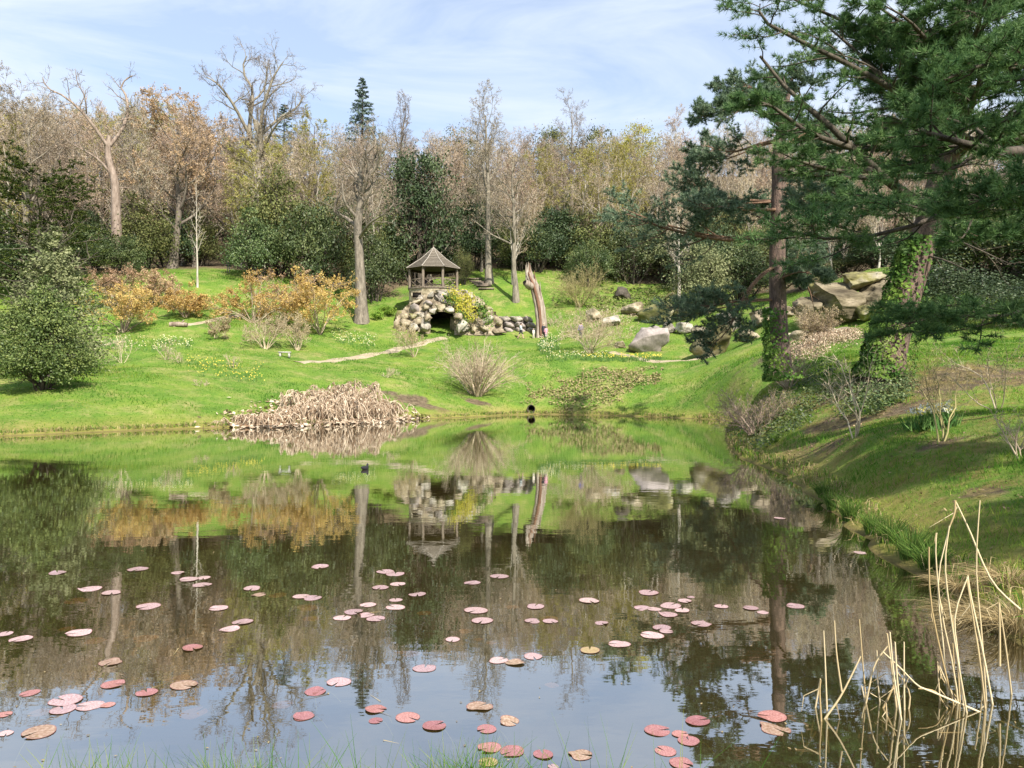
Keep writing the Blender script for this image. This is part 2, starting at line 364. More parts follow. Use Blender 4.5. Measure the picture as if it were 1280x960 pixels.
CT = [P(*c) for c in [
    (0, 500, 40), (0, 480, 45), (-150, 480, 42), (50, 484, 42), (150, 470, 48), (250, 440, 60), (120, 440, 58), (250, 400, 71), (120, 405, 70), (250, 357, 86), (285, 342, 95), (60, 350, 85),
    (-150, 420, 70), (-150, 340, 92), (385, 453, 62), (350, 440, 66), (450, 402, 85), (380, 400, 82), (540, 421, 82), (597, 492, 60), (480, 475, 57), (540, 460, 66),
    (650, 424, 82), (680, 424, 83), (700, 456, 66), (760, 455, 66), (850, 453, 65), (880, 480, 56), (760, 490, 60), (700, 497, 60.5), (640, 455, 67), (808, 439, 72), (895, 446, 68),
    (623, 353, 97), (648, 376, 92), (690, 352, 98), (760, 365, 98), (847, 378, 92), (822, 402, 82), (912, 410, 75), (740, 400, 84),
    (1065, 405, 60), (1065, 350, 66), (1160, 370, 60), (960, 420, 62), (1020, 440, 48), (978, 465, 38), (930, 455, 50), (1105, 468, 26), (1160, 440, 32), (1250, 430, 35), (1230, 462, 26), (1280, 412, 46), (1400, 410, 40),
    (1065, 535, 18), (1175, 545, 15), (1245, 515, 18), (1280, 520, 17), (1200, 480, 23.5), (1280, 700, 8), (1280, 620, 10.5), (1020, 510, 26), (960, 492, 32), (1400, 600, 11), (1350, 500, 20)]]
CT += [A(c, float) for c in [(0, 0, .6), (-10, 0, .6), (8, 0, .8), (0, -30, 2), (-30, -30, 2), (30, -30, 4), (20, 8, 2.3), (12, 5, 1.3), (32, 20, 3.9), (-45, 15, 1.5), (-47, 32, 3), (-70, 0, 3), (60, 20, 7), (60, -10, 6),
    (-60, 50, 6.5), (-90, 60, 9), (80, 50, 12), (0, 3, .35), (-10, 2.8, .3), (5.6, 6, .45)]]
for d, z in ((112, 20.5), (130, 27.5), (150, 36), (180, 48), (230, 64), (330, 82), (420, 90)):
    for px in (-300, -50, 200, 420, 640, 850, 1050, 1300, 1600):
        CT.append(A([(px - 640) / FPX * d, d, z + (px - 640) * .0015]))
CT += [A([x, y, .05]) for x, y in SHORE]
CT = A(CT)
def _tps(r2): return .5 * r2 * np.log(r2 + 1e-6)
_n = len(CT); _d2 = ((CT[:, None, :2] - CT[None, :, :2]) ** 2).sum(-1)
_K = _tps(_d2) + np.eye(_n) * 4.0
_Pm = np.c_[np.ones(_n), CT[:, :2]]
_S = np.zeros((_n + 3, _n + 3)); _S[:_n, :_n] = _K; _S[:_n, _n:] = _Pm; _S[_n:, :_n] = _Pm.T
_W = np.linalg.solve(_S, np.r_[CT[:, 2], 0, 0, 0])
def gh(x, y):
    """height of the land (numpy arrays or scalars)"""
    x = A(x, float); y = A(y, float); sh = x.shape; x = x.ravel(); y = y.ravel(); o = np.empty(len(x))
    for i in range(0, len(x), 20000):
        xs, ys = x[i:i + 20000], y[i:i + 20000]
        r2 = (xs[:, None] - CT[None, :, 0]) ** 2 + (ys[:, None] - CT[None, :, 1]) ** 2
        z = _tps(r2) @ _W[:_n] + _W[_n] + _W[_n + 1] * xs + _W[_n + 2] * ys
        sd = shore_sd(xs, ys)
        bump = (vnoise(xs, ys, .45, 1) - .5) * .22 + (vnoise(xs, ys, 1.4, 2) - .5) * .1
        z = z + bump * np.clip(sd / 3, 0, 1)
        lip = .09 + .05 * np.clip(sd, 0, 6) + (vnoise(xs, ys, 1.1, 5) - .4) * .035 + (vnoise(xs, ys, 4., 6) - .4) * .03
        zo = np.maximum(z, lip)
        k = np.clip(sd / 1.6, 0, 1); k = k * k * (3 - 2 * k)
        zo = lip * (1 - k) + zo * k
        zi = np.maximum(-.04 + sd * .45, -1.1 + .1 * vnoise(xs, ys, .5, 3))
        o[i:i + 20000] = np.where(sd > 0, zo, np.where(sd > -.12, -.04 + (lip + .04) * np.clip(1 + sd / .12, 0, 1), zi))
    return o.reshape(sh)
def g1(x, y): return float(gh(A([x]), A([y]))[0])
def at(px, d): x = (px - 640) / FPX * d; return A([x, d, g1(x, d)])
def mpx(px_size, d): return px_size * d / FPX

def axis(segs):
    o = [segs[0][0]]
    for a, b, s in segs: o += list(np.linspace(a, b, max(1, int(round((b - a) / s))) + 1)[1:])
    return A(o)
gx = axis([(-320, -60, 9), (-60, -32, 1.), (-32, 32, .42), (32, 60, 1.), (60, 320, 9)])
gy = axis([(-80, 0, 4), (0, 3, .5), (3, 64, .36), (64, 110, .75), (110, 200, 2.5), (200, 600, 16)])
GX, GY = np.meshgrid(gx, gy, indexing='xy'); GZ = gh(GX, GY)
g = Geo(); ny, nx = GX.shape
i, j = np.meshgrid(np.arange(ny - 1), np.arange(nx - 1), indexing='ij')
Qg = np.stack([i * nx + j, i * nx + j + 1, (i + 1) * nx + j + 1, (i + 1) * nx + j], -1).reshape(-1, 4)
# bare earth and leaf litter (not shade): soil patches on the right bank, litter in the wood, moss along the water
sdg = shore_sd(GX.ravel(), GY.ravel()).reshape(GX.shape)
def blob(x, y, r): return np.exp(-(((GX - x) / r[0]) ** 2 + ((GY - y) / r[1]) ** 2))
soil = np.zeros_like(GX)
for px, py, d, r in ((1210, 482, 23.5, (3.2, 1.8)), (1250, 470, 25, (3, 1.6)), (1120, 500, 22, (1.6, .8)), (1050, 510, 23, (1., 1.6)), (1010, 530, 21, (.6, 2.2)), (1075, 480, 26, (1.8, 1.6)), (1175, 547, 15, (.6, .4)),
                     (1230, 590, 11.5, (.6, .5)), (690, 500, 58, (2.2, .8)), (600, 500, 58, (1.6, .8)), (520, 490, 54, (3, 1.2)), (1020, 435, 50, (5, 2))):
    c = P(px, py, d); soil = np.maximum(soil, blob(c[0], c[1], r))
wood_edge = np.interp((GX / np.maximum(GY, 1) * FPX + 640), [-400, 0, 150, 285, 420, 520, 600, 700, 800, 900, 1000, 1300, 1700], [88, 84, 88, 97, 92, 92, 103, 101, 100, 92, 74, 52, 48])
litter = np.clip((GY - wood_edge) / 6 + (vnoise(GX, GY, .3, 7) - .5), 0, 1)
soil = np.clip(np.maximum(soil * 1.05 * (.15 + .75 * vnoise(GX, GY, .9, 9) + .7 * vnoise(GX, GY, 2.1, 10)), litter), 0, 1)
under = np.clip(-sdg / .25, 0, 1)
g.add(np.stack([GX, GY, GZ], -1).reshape(-1, 3), Q=Qg, rnd=soil.ravel())
gm = bpy.data.materials.new('lawn'); gm.use_nodes = True; n, l = gm.node_tree.nodes, gm.node_tree.links
b = n['Principled BSDF']; b.inputs['Roughness'].default_value = .9; b.inputs['Specular IOR Level'].default_value = .15
geo = n.new('ShaderNodeNewGeometry')
def nzn(scale, detail=6, rough=.6, stretch=None):
    q = n.new('ShaderNodeTexNoise'); q.inputs['Scale'].default_value = scale; q.inputs['Detail'].default_value = detail; q.inputs['Roughness'].default_value = rough
    l.new(geo.outputs['Position'], q.inputs['Vector']); return q.outputs['Fac']
def rampn(src, stops):
    r = n.new('ShaderNodeValToRGB'); e = r.color_ramp.elements; e[0].position, e[0].color = stops[0][0], (*stops[0][1], 1); e[1].position, e[1].color = stops[-1][0], (*stops[-1][1], 1)
    for p_, c_ in stops[1:-1]: x = e.new(p_); x.color = (*c_, 1)
    l.new(src, r.inputs['Fac']); return r.outputs['Color']
def mixn(f, a, b_):
    q = n.new('ShaderNodeMix'); q.data_type = 'RGBA'; l.new(f, q.inputs['Factor']); l.new(a, q.inputs['A']); l.new(b_, q.inputs['B']); return q.outputs['Result']
green = rampn(nzn(.35, 8, .65), [(.32, (.05, .12, .020)), (.48, (.11, .20, .028)), (.66, (.215, .265, .045))])
fine = rampn(nzn(5., 6, .7), [(.33, (.05, .125, .014)), (.65, (.19, .275, .04))])
straw_m = rampn(nzn(.55, 7, .7), [(.48, (0, 0, 0)), (.69, (.75, .75, .75))])
strawc = rampn(nzn(2.5, 6, .7), [(.3, (.20, .19, .05)), (.7, (.42, .35, .16))])
half = n.new('ShaderNodeValue'); half.outputs[0].default_value = .45
c = mixn(half.outputs[0], green, fine); c = mixn(straw_m, c, strawc)
earth = rampn(nzn(3., 8, .7), [(.3, (.06, .044, .026)), (.5, (.13, .098, .06)), (.7, (.25, .195, .125))])
atn = n.new('ShaderNodeAttribute'); atn.attribute_name = 'rnd'
ma = n.new('ShaderNodeMath'); ma.operation = 'ADD'; l.new(atn.outputs['Fac'], ma.inputs[0])
ms_ = n.new('ShaderNodeMath'); ms_.operation = 'MULTIPLY_ADD'; l.new(nzn(1.8, 7, .7), ms_.inputs[0]); ms_.inputs[1].default_value = .9; ms_.inputs[2].default_value = -.45; l.new(ms_.outputs[0], ma.inputs[1])
sm = rampn(ma.outputs[0], [(.35, (0, 0, 0)), (.6, (1, 1, 1))])
c = mixn(sm, c, earth)
sp = n.new('ShaderNodeSeparateXYZ'); l.new(geo.outputs['Position'], sp.inputs[0])
def amask(ax, a_, b2_):
    q = n.new('ShaderNodeMapRange'); q.inputs['From Min'].default_value = a_; q.inputs['From Max'].default_value = b2_; l.new(sp.outputs[ax], q.inputs['Value']); return q.outputs['Result']
def mul(a_, b2_):
    q = n.new('ShaderNodeMath'); q.operation = 'MULTIPLY'; l.new(a_, q.inputs[0]); l.new(b2_, q.inputs[1]); return q.outputs[0]
mott = rampn(nzn(1.5, 7, .72), [(.44, (0, 0, 0)), (.60, (.85, .85, .85))])
ochre = rampn(nzn(6., 6, .75), [(.3, (.075, .05, .02)), (.5, (.18, .14, .045)), (.7, (.30, .25, .09))])
c = mixn(mul(mott, mul(amask('X', 3.5, 5.5), amask('Y', 36, 28))), c, ochre)
def zmask(lo, hi):
    q = n.new('ShaderNodeMapRange'); q.inputs['From Min'].default_value = lo; q.inputs['From Max'].default_value = hi; q.inputs['To Min'].default_value = 1; q.inputs['To Max'].default_value = 0
    l.new(sp.outputs['Z'], q.inputs['Value']); return q.outputs['Result']
moss = rampn(nzn(3.5, 6, .7), [(.3, (.16, .17, .025)), (.7, (.34, .27, .09))])
q = n.new('ShaderNodeMath'); q.operation = 'MULTIPLY'; q.inputs[1].default_value = .8; l.new(zmask(.12, .7), q.inputs[0]); c = mixn(q.outputs[0], c, moss)
mud = rampn(nzn(1.2, 6, .7), [(.3, (.08, .058, .026)), (.7, (.22, .16, .075))])
c = mixn(zmask(-.02, .07), c, mud)
l.new(c, b.inputs['Base Color'])
bp = n.new('ShaderNodeBump'); bp.inputs['Strength'].default_value = .9; bp.inputs['Distance'].default_value = .12
l.new(nzn(4.5, 7, .75), bp.inputs['Height']); l.new(bp.outputs['Normal'], b.inputs['Normal'])
ground = link(bpy.data.objects.new('ground', g.mesh('ground', gm, smooth=True))); tag(ground, kind='structure')

# water
wm = bpy.data.materials.new('pond_water'); wm.use_nodes = True; n, l = wm.node_tree.nodes, wm.node_tree.links; n.remove(n['Principled BSDF'])
geo = n.new('ShaderNodeNewGeometry'); mpn = n.new('ShaderNodeMapping'); mpn.inputs['Scale'].default_value = (.75, 1.5, 1); l.new(geo.outputs['Position'], mpn.inputs['Vector'])
def wz(scale, det=3):
    q = n.new('ShaderNodeTexNoise'); q.inputs['Scale'].default_value = scale; q.inputs['Detail'].default_value = det; l.new(mpn.outputs['Vector'], q.inputs['Vector']); return q.outputs['Fac']
bp1 = n.new('ShaderNodeBump'); bp1.inputs['Strength'].default_value = 1; bp1.inputs['Distance'].default_value = .0012; l.new(wz(1.3, 2), bp1.inputs['Height'])
bp2 = n.new('ShaderNodeBump'); bp2.inputs['Strength'].default_value = 1; bp2.inputs['Distance'].default_value = .00042; l.new(wz(5.5, 2), bp2.inputs['Height']); l.new(bp1.outputs['Normal'], bp2.inputs['Normal'])
gl = n.new('ShaderNodeBsdfGlossy'); gl.inputs['Roughness'].default_value = .012; gl.inputs['Color'].default_value = (.93, .95, .95, 1); l.new(bp2.outputs['Normal'], gl.inputs['Normal'])
trn = n.new('ShaderNodeBsdfTransparent'); trn.inputs['Color'].default_value = (.86, .77, .50, 1)
dif = n.new('ShaderNodeBsdfDiffuse'); dif.inputs['Color'].default_value = (.085, .070, .027, 1)
body = n.new('ShaderNodeMixShader'); body.inputs[0].default_value = .34; l.new(trn.outputs[0], body.inputs[1]); l.new(dif.outputs[0], body.inputs[2])
fr = n.new('ShaderNodeFresnel'); fr.inputs['IOR'].default_value = 1.33
sq = n.new('ShaderNodeMath'); sq.operation = 'POWER'; sq.inputs[1].default_value = .5; l.new(fr.outputs[0], sq.inputs[0])
mm = n.new('ShaderNodeMath'); mm.operation = 'MULTIPLY_ADD'; mm.inputs[1].default_value = .72; mm.inputs[2].default_value = .28; mm.use_clamp = True; l.new(sq.outputs[0], mm.inputs[0])
ws = n.new('ShaderNodeMixShader'); l.new(mm.outputs[0], ws.inputs[0]); l.new(body.outputs[0], ws.inputs[1]); l.new(gl.outputs[0], ws.inputs[2]); l.new(ws.outputs[0], n['Material Output'].inputs['Surface'])
g = Geo(); g.add([(-44, 2.2, 0), (19, 2.2, 0), (19, 63, 0), (-44, 63, 0)], Q=[[0, 1, 2, 3]])
water = link(bpy.data.objects.new('pond_water', g.mesh('pond_water', wm))); tag(water, kind='structure')

# paths draped on the lawn
def drape(name, ctrl, w):
    c = path([(*at(px, d)[:2], 0) for px, d in ctrl], 40)
    t = nrm(np.gradient(c, axis=0)); s = np.stack([-t[:, 1], t[:, 0], t[:, 2] * 0], -1)
    K = len(c); cols = 5; V = []
    for k in range(cols):
        f = (k / (cols - 1) - .5) * w * (1 + .3 * (vnoise(c[:, 0], c[:, 1], .8, k) - .5)); q = c + s * A(f)[:, None]; q[:, 2] = gh(q[:, 0], q[:, 1]) + (.05 if 0 < k < cols - 1 else -.03); V.append(q)
    V = np.stack(V, 1); i, j = np.meshgrid(np.arange(K - 1), np.arange(cols - 1), indexing='ij')
    Q = np.stack([i * cols + j, i * cols + j + 1, (i + 1) * cols + j + 1, (i + 1) * cols + j], -1)
    o = link(bpy.data.objects.new(name, Geo().add(V.reshape(-1, 3), Q=Q).mesh(name, M['path'], True))); tag(o, kind='structure')
drape('earth_path', [(372, 61), (400, 63.5), (440, 68), (490, 74), (540, 80.5), (556, 82)], 1.5)
drape('earth_path', [(60, 58), (110, 60), (155, 62)], .9)
drape('earth_path', [(215, 68), (250, 70), (280, 74), (305, 78)], .8)
drape('earth_path', [(765, 72), (785, 70), (815, 67), (850, 66), (900, 66)], 1.3)

# ------------------------------------------------------------------ plant builders (return trunk mesh, crown mesh; unit: metres)
def deciduous(seed, H=20., rad=.32, lean=.04, t0=.32, k1=11, ang=48, lr1=.42, up1=.10, k2=6, k3=5, k4=5, lr2=.5, lr3=.5, lr4=.55, wig=.16, tw=.035, twig='twig_brown', bark='bark_grey',
              bud=None, nbud=0, budsize=.22, fall=.55, flat=1., trunk=None, limbs=None, trad=None, split=.18, k5=0, ht=.86, t1=1.):
    rng = np.random.default_rng(seed)
    if trunk is None:
        K = 10; z = np.linspace(0, H * ht, K); w = np.cumsum(rng.normal(size=(K, 2)) * lean * H / K * 2.2, 0); w -= w[0]
        tr = np.c_[w, z][None]; tr[0, 0, 2] = -.5
    else: tr = path(trunk, 12)[None]
    r = (rad * (1 - .86 * np.linspace(0, 1, tr.shape[1]) ** .9))[None]; r[0, 0] = rad * 1.35
    if trad is not None: r = np.interp(np.linspace(0, 1, tr.shape[1]), np.linspace(0, 1, len(trad)), trad)[None]
    gt, gc = Geo(), Geo(); tubes(gt, tr, r, 9)
    if limbs:
        P1 = np.stack([path(c, 9) for c, _ in limbs]); R1 = np.stack([q * np.linspace(1, .22, 9) for _, q in limbs])
        if k1: a, b_ = grow(tr, r, k1, rng, t0, 1., ang, lr1, 9, wig * .6, up1, flat, .5, .22, fall); P1 = np.concatenate([P1, a]); R1 = np.concatenate([R1, b_])
    else: P1, R1 = grow(tr, r, k1, rng, t0, 1., ang, lr1, 9, wig * .6, up1, flat, .55, .2, fall)
    tubes(gt, P1, R1, 6)
    P2, R2 = grow(P1, R1, k2, rng, .25, 1., 46, lr2, 6, wig, .05, flat, .55, .3, .45, .02); tubes(gt, P2, R2, 4)
    P3, R3 = grow(P2, R2, k3, rng, .2, 1., 44, lr3, 4, wig, .04, flat, .5, .3, .4, .012); ribbons(gc, P3, 2 * np.maximum(R3[:, 0], tw * .45), rng)
    P4, R4 = grow(P3, R3, k4, rng, .15, 1., 42, lr4, 3, wig, .04, flat, .5, .3, .3); ribbons(gc, P4, np.full(len(P4), tw), rng)
    last = P4
    if k5:
        P5, R5 = grow(P4, R4, k5, rng, .2, 1., 40, .6, 2, wig, .03, flat, .5, .3, .3); ribbons(gc, P5, np.full(len(P5), tw * .8), rng); last = P4
    if bud:
        n = nbud; idx = rng.integers(0, len(last), n); p, t, _, _ = sample(last, idx, rng.random(n)); leaves(gc, p + rng.normal(size=p.shape) * .08, t + A([0, 0, .6]), budsize, rng, .6, 1)
    return gt.mesh('trunk', M[bark], True), gc.mesh('crown', [M[twig]] + ([M[bud]] if bud else []))

def bushy(seed, lobes, nclump=70, per=60, leaf=.28, m='leaf_holly', stem=True, sr=.28, up=.35, asp=.6, inner=.55, twig=0):
    """evergreen of leafy lobes [(centre, (rx,ry,rz))]; clumps of leaves on and inside each lobe, gaps between"""
    rng = np.random.default_rng(seed); gc = Geo(); gt = Geo(); tot = 0
    vol = A([np.prod(r) ** .667 for _, r in lobes]); cnt = np.maximum(6, (nclump * vol / vol.sum()).astype(int))
    for (c, r), k in zip(lobes, cnt):
        c = A(c, float); r = A(r, float)
        d = nrm(rng.normal(size=(k, 3))); d[:, 2] = np.where(d[:, 2] < -.5, -d[:, 2] * .5, d[:, 2])
        rr = rng.uniform(inner, 1.08, k) ** .6; cc = c + d * r * rr[:, None]
        tone = rng.random(k)
        cs = sr * r.min() * rng.uniform(.6, 1.35, k)
        p = np.repeat(cc, per, 0) + rng.normal(size=(k * per, 3)) * np.repeat(cs, per)[:, None] * A([1, 1, .75])
        leaves(gc, p, np.repeat(d, per, 0) * .8 + A([0, 0, up]), leaf, rng, asp, 0, .75, np.repeat(tone, per) * .6 + .2)
        if stem:
            base = A([c[0] * .25, c[1] * .25, -.4]); P1 = np.stack([path([base, (base + c) / 2 + rng.normal(size=3) * .2, c + r * rng.normal(size=3) * .15], 6)]); tubes(gt, P1, np.linspace(.16, .05, 6)[None] * max(r.max() / 2.5, .3), 6)
            P2, R2 = grow(P1, np.linspace(.14, .05, 6)[None], 9, rng, .35, 1, 60, .45, 5, .2, .05, 1, .5, .3, .3); tubes(gt, P2, R2, 4)
            if twig: a, b_ = grow(P2, R2, twig, rng, .3, 1, 50, .8, 4, .2, .1); ribbons(gt, a, np.full(len(a), .05), rng)
    crown = gc.mesh('crown', M[m])
    return (gt.mesh('trunk', M['bark_dark'], True) if stem else None), crown

def shrub(seed, n=9, H=3., spread=.8, rad=.035, wig=.12, k2=6, k3=5, k4=0, tw=.02, lr2=.5, twig='twig_pale', leaf=None, nleaf=0, lsize=.16, up=.12, bend=0., base=.15, jit=.7, lr3=.55, K=7, layer=1.):
    rng = np.random.default_rng(seed); az = rng.random(n) * 6.28; s = spread * rng.uniform(.25, 1.05, n)
    d = nrm(np.c_[np.cos(az) * s, np.sin(az) * s, np.ones(n)]); p = np.c_[np.cos(az) * base * rng.random(n), np.sin(az) * base * rng.random(n), np.full(n, -.1)]
    pts = [p]; ln = (H * rng.uniform(.65, 1.05, n))[:, None]
    for i in range(K - 1):
        d = nrm(d + rng.normal(size=d.shape) * wig + A([0, 0, -bend * i])); p = p + d * ln / (K - 1); pts.append(p)
    P1 = np.stack(pts, 1); R1 = rad * np.linspace(1, .3, K)[None] * rng.uniform(.7, 1.1, n)[:, None]
    gt, gc = Geo(), Geo(); tubes(gt, P1, R1, 6)
    P2, R2 = grow(P1, R1, k2, rng, .25, 1, 40, lr2, 5, wig, up, layer, .55, .35, .5, tw * .3); tubes(gt, P2, R2, 4)
    P3, R3 = grow(P2, R2, k3, rng, .2, 1, 40, lr3, 4, wig, up, layer, .5, .4, .4, tw * .25); ribbons(gc, P3, np.full(len(P3), tw), rng); last = P3
    if k4: P4, R4 = grow(P3, R3, k4, rng, .2, 1, 38, .6, 3, wig, up, layer); ribbons(gc, P4, np.full(len(P4), tw * .8), rng); last = P4
    if leaf:
        idx = rng.integers(0, len(last), nleaf); q, t, _, _ = sample(last, idx, rng.uniform(.45, 1., nleaf)); leaves(gc, q + rng.normal(size=q.shape) * lsize * .5, t * .3 + A([0, 0, .8]), lsize, rng, .5, 1, jit)
    return gt.mesh('stems', M[twig], True), gc.mesh('crown', [M[twig]] + ([M[leaf]] if leaf else []))

def conifer(seed, H=14., R=3., k=70, m='needle_far', droop=.25, z0=.12, leaf=.4, per=26, bark='bark_dark', power=.9):
    rng = np.random.default_rng(seed); gt, gc = Geo(), Geo(); tubes(gt, A([[0, 0, -.4], [0, 0, H * .5], [.05, 0, H]]), A([.25, .15, .02]) * H / 14, 7)
    t = np.sort(rng.uniform(z0, .985, k)); az = np.arange(k) * 2.4 + rng.random(k); L = R * (1 - t) ** power * rng.uniform(.75, 1.15, k) + .25
    s = np.linspace(0, 1, 5); pts = np.stack([np.c_[np.cos(a) * l_ * s, np.sin(a) * l_ * s, H * tt + l_ * (.12 * s - droop * s ** 2 + .18 * s ** 3)] for a, l_, tt in zip(az, L, t)])
    tubes(gt, pts, np.linspace(.05, .012, 5)[None] * (L / R)[:, None] + .006, 3)
    idx = np.repeat(np.arange(k), per); p, tn, _, _ = sample(pts, idx, rng.uniform(.12, 1., k * per) ** .7)
    side = nrm(np.cross(tn, A([0, 0, 1.])))
    p = p + side * (rng.normal(size=len(p)) * .16 * L[idx])[:, None] + A([0, 0, -.05]); leaves(gc, p, tn * .2 + A([0, 0, 1.]), leaf, rng, .35, 0, .6)
    return gt.mesh('trunk', M[bark], True), gc.mesh('crown', M[m])

def plant(name, label, cat, meshes, loc, rz=0, s=1, group=None, n1='trunk', n2='crown'):
    o = thing(name, label, cat, loc, rz, s, group)
    if meshes[0] is not None: part(n1, meshes[0], o)
    part(n2, meshes[1], o)
    return o

# ------------------------------------------------------------------ woodland on the hill (individual trees sharing meshes)
WK = dict(H=18, k2=7, k3=5, k4=4, k5=2, tw=.055, wig=.18, lr2=.5, lr3=.55, fall=.25, ht=.72, up1=.16)
W_BROWN = [deciduous(100 + i, rad=.25, t0=[.12, .16, .10, .2][i], k1=15, ang=[56, 48, 60, 52][i], lr1=[.46, .42, .5, .42][i], twig=['twig_brown', 'twig_grey', 'twig_brown', 'twig_grey'][i], bud=['bud_buff', 'bud_buff', 'bud_rust', 'bud_buff'][i], nbud=2200, budsize=.12, **WK) for i in range(4)]
W_RED = [deciduous(120 + i, rad=.25, t0=.1, k1=16, ang=52, lr1=.48, twig='twig_red', bud='bud_rust', nbud=3500, budsize=.13, **WK) for i in range(2)]
W_LIME = [deciduous(130 + i, rad=.2, t0=.1, k1=16, ang=46, lr1=.40, twig='twig_olive', bark='bark_pale', bud='bud_lime', nbud=5000, budsize=.15, **WK) for i in range(2)]
W_PALE = [deciduous(140 + i, rad=.2, t0=.15, k1=15, ang=38, lr1=.42, twig=['twig_pale', 'twig_grey'][i], bark='bark_pale', bud='bud_buff', nbud=2200, budsize=.12, **WK) for i in range(2)]
WLAB = {'b': (W_BROWN, 'bare_tree', 'bare brown twiggy tree in the thick of the hillside wood'), 'r': (W_RED, 'bare_tree', 'reddish budding tree in the thick of the hillside wood'),
        'l': (W_LIME, 'budding_tree', 'lime green budding tree in the thick of the hillside wood'), 'p': (W_PALE, 'bare_tree', 'pale stemmed bare tree in the thick of the hillside wood')}
rw = np.random.default_rng(5)
ZX = [70, 190, 280, 360, 480, 560, 680, 760, 860, 1000]
ZONES = ['at the far left', 'around the dead bleached tree', 'around the copper beech', 'around the tallest oak', 'near the lone spruce', 'behind the dark holly', 'behind the fan shaped oak', 'near the tall narrow bare tree', 'near the lime birch', 'behind the red barked pine', 'behind the leaning pine']
SKX = [-250, 0, 60, 160, 215, 270, 330, 400, 470, 540, 600, 700, 780, 850, 900, 1000, 1100, 1290, 1500]
SKY = [150, 118, 124, 128, 122, 150, 160, 158, 165, 168, 165, 168, 166, 165, 160, 150, 140, 130, 130]
for d, step in ((99, 9), (106, 7), (114, 6.5), (123, 6.5), (133, 6.5), (144, 7), (157, 7.5), (172, 8), (188, 8.5)):
    px = -190 + rw.random() * 40
    while px < 1480:
        pd = d + rw.uniform(-4, 4); x = (px - 640) / FPX * pd
        p = at(px, pd)
        top = np.interp(px, SKX, SKY) + rw.uniform(-12, 18) + (2 if d > 160 else 0)
        H = min(max((480 - top) / FPX * pd + CAMH - p[2], 9), 25 if d > 102 or px < 480 else 17)
        u = rw.random()
        k = 'b'
        if px < 100: k = 'b' if u < .6 else ('l' if u < .75 else 'p')
        elif px < 300: k = 'r' if u < .3 else ('b' if u < .8 else 'l')
        elif px < 440: k = 'l' if u < .35 else 'b'
        elif px < 720: k = 'r' if u < .22 else ('b' if u < .7 else 'p' if u < .9 else 'l')
        elif px < 830: k = 'l' if u < .5 else ('b' if u < .8 else 'p')
        else: k = 'p' if u < .4 else ('b' if u < .85 else 'r')
        ms, nm, lb = WLAB[k]
        where = ZONES[bisect(ZX, px)]; lb = lb.replace('in the thick of the hillside wood', ('low in the wood ' if d < 118 else 'midway up the hill ' if d < 148 else 'high in the wood ') + where)
        plant(nm, lb, 'tree', ms[rw.integers(len(ms))], p, rw.random() * 6.28, (H / 18 * rw.uniform(.85, 1.1), H / 18 * rw.uniform(.85, 1.1), H / 18), 'woodland: ' + lb)
        px += step * FPX / d * rw.uniform(.7, 1.3)

# ------------------------------------------------------------------ evergreen understorey along the wood's front
def lob(seed, w, h, n=6, taper=.5):
    rng = np.random.default_rng(seed); o = [((0, 0, h * .42), (w * .42, w * .42, h * .42))]
    for i in range(n):
        f = (i + .5) / n; a = i * 2.4 + rng.random(); rr = w * .5 * (1 - taper * f) * .62
        o.append(((math.cos(a) * rr, math.sin(a) * rr, h * (.18 + .66 * f)), tuple(A([.3, .3, .26]) * w * (1 - taper * f * .7) * rng.uniform(.8, 1.2))))
    return o
EV = {'leaf_holly': [bushy(201, lob(1, 6, 7), 130, 80, .2, 'leaf_holly'), bushy(202, lob(2, 7, 6, 7, .3), 130, 80, .2, 'leaf_holly')],
      'leaf_dark': [bushy(203, lob(3, 6, 9, 8), 150, 80, .2, 'leaf_dark'), bushy(204, lob(4, 7, 6, 7, .3), 130, 80, .2, 'leaf_dark')],
      'leaf_olive': [bushy(205, lob(5, 6, 7), 120, 75, .19, 'leaf_olive', twig=3), bushy(206, lob(6, 7, 6, 7, .35), 120, 75, .19, 'leaf_olive', twig=3)],
      'leaf_sage': [bushy(207, lob(7, 5, 5, 6, .4), 110, 70, .17, 'leaf_sage', twig=4)]}
for v in list(EV.values()):
    for a in v: pass
EVDIM = {('leaf_holly', 0): (6, 7), ('leaf_holly', 1): (7, 6), ('leaf_dark', 0): (6, 9), ('leaf_dark', 1): (7, 6), ('leaf_olive', 0): (6, 7), ('leaf_olive', 1): (7, 6), ('leaf_sage', 0): (5, 5)}
def ever(px, pytop, wpx, d, m, v, label, base=None, name='evergreen_shrub', group=None, cat='shrub'):
    p = at(px, d)
    if base is not None: p[2] = P(px, base, d)[2]
    w, h = EVDIM[(m, v)]; H = P(px, pytop, d)[2] - p[2]; sx = mpx(wpx, d) / w * 1.02
    return plant(name, label, cat, EV[m][v], p, R0.random() * 6.28, (sx, sx, max(H, 1.) / (h * .88)), group)
ever(525, 186, 92, 98, 'leaf_dark', 0, 'tall dark green holly rising behind the gazebo roof', name='holly_tree', cat='tree')
ever(345, 222, 90, 98, 'leaf_olive', 0, 'tall olive green evergreen above the left orange azalea', name='evergreen_tree', cat='tree')
ever(395, 262, 92, 95, 'leaf_holly', 1, 'dark rhododendron with deep shade, left of the grey trunk by the azaleas')
ever(322, 270, 70, 94, 'leaf_holly', 0, 'green rhododendron just right of the thin white birch')
ever(180, 250, 80, 94, 'leaf_olive', 0, 'yellowish green holly right of the dead bleached tree')
ever(210, 275, 75, 100, 'leaf_dark', 1, 'dark green shrub behind the yellowish holly and birch')
ever(115, 285, 80, 92, 'leaf_holly', 0, 'green holly at the foot of the dead bleached tree')
ever(150, 300, 70, 89, 'leaf_holly', 1, 'low green holly right below the dead bleached trunk')
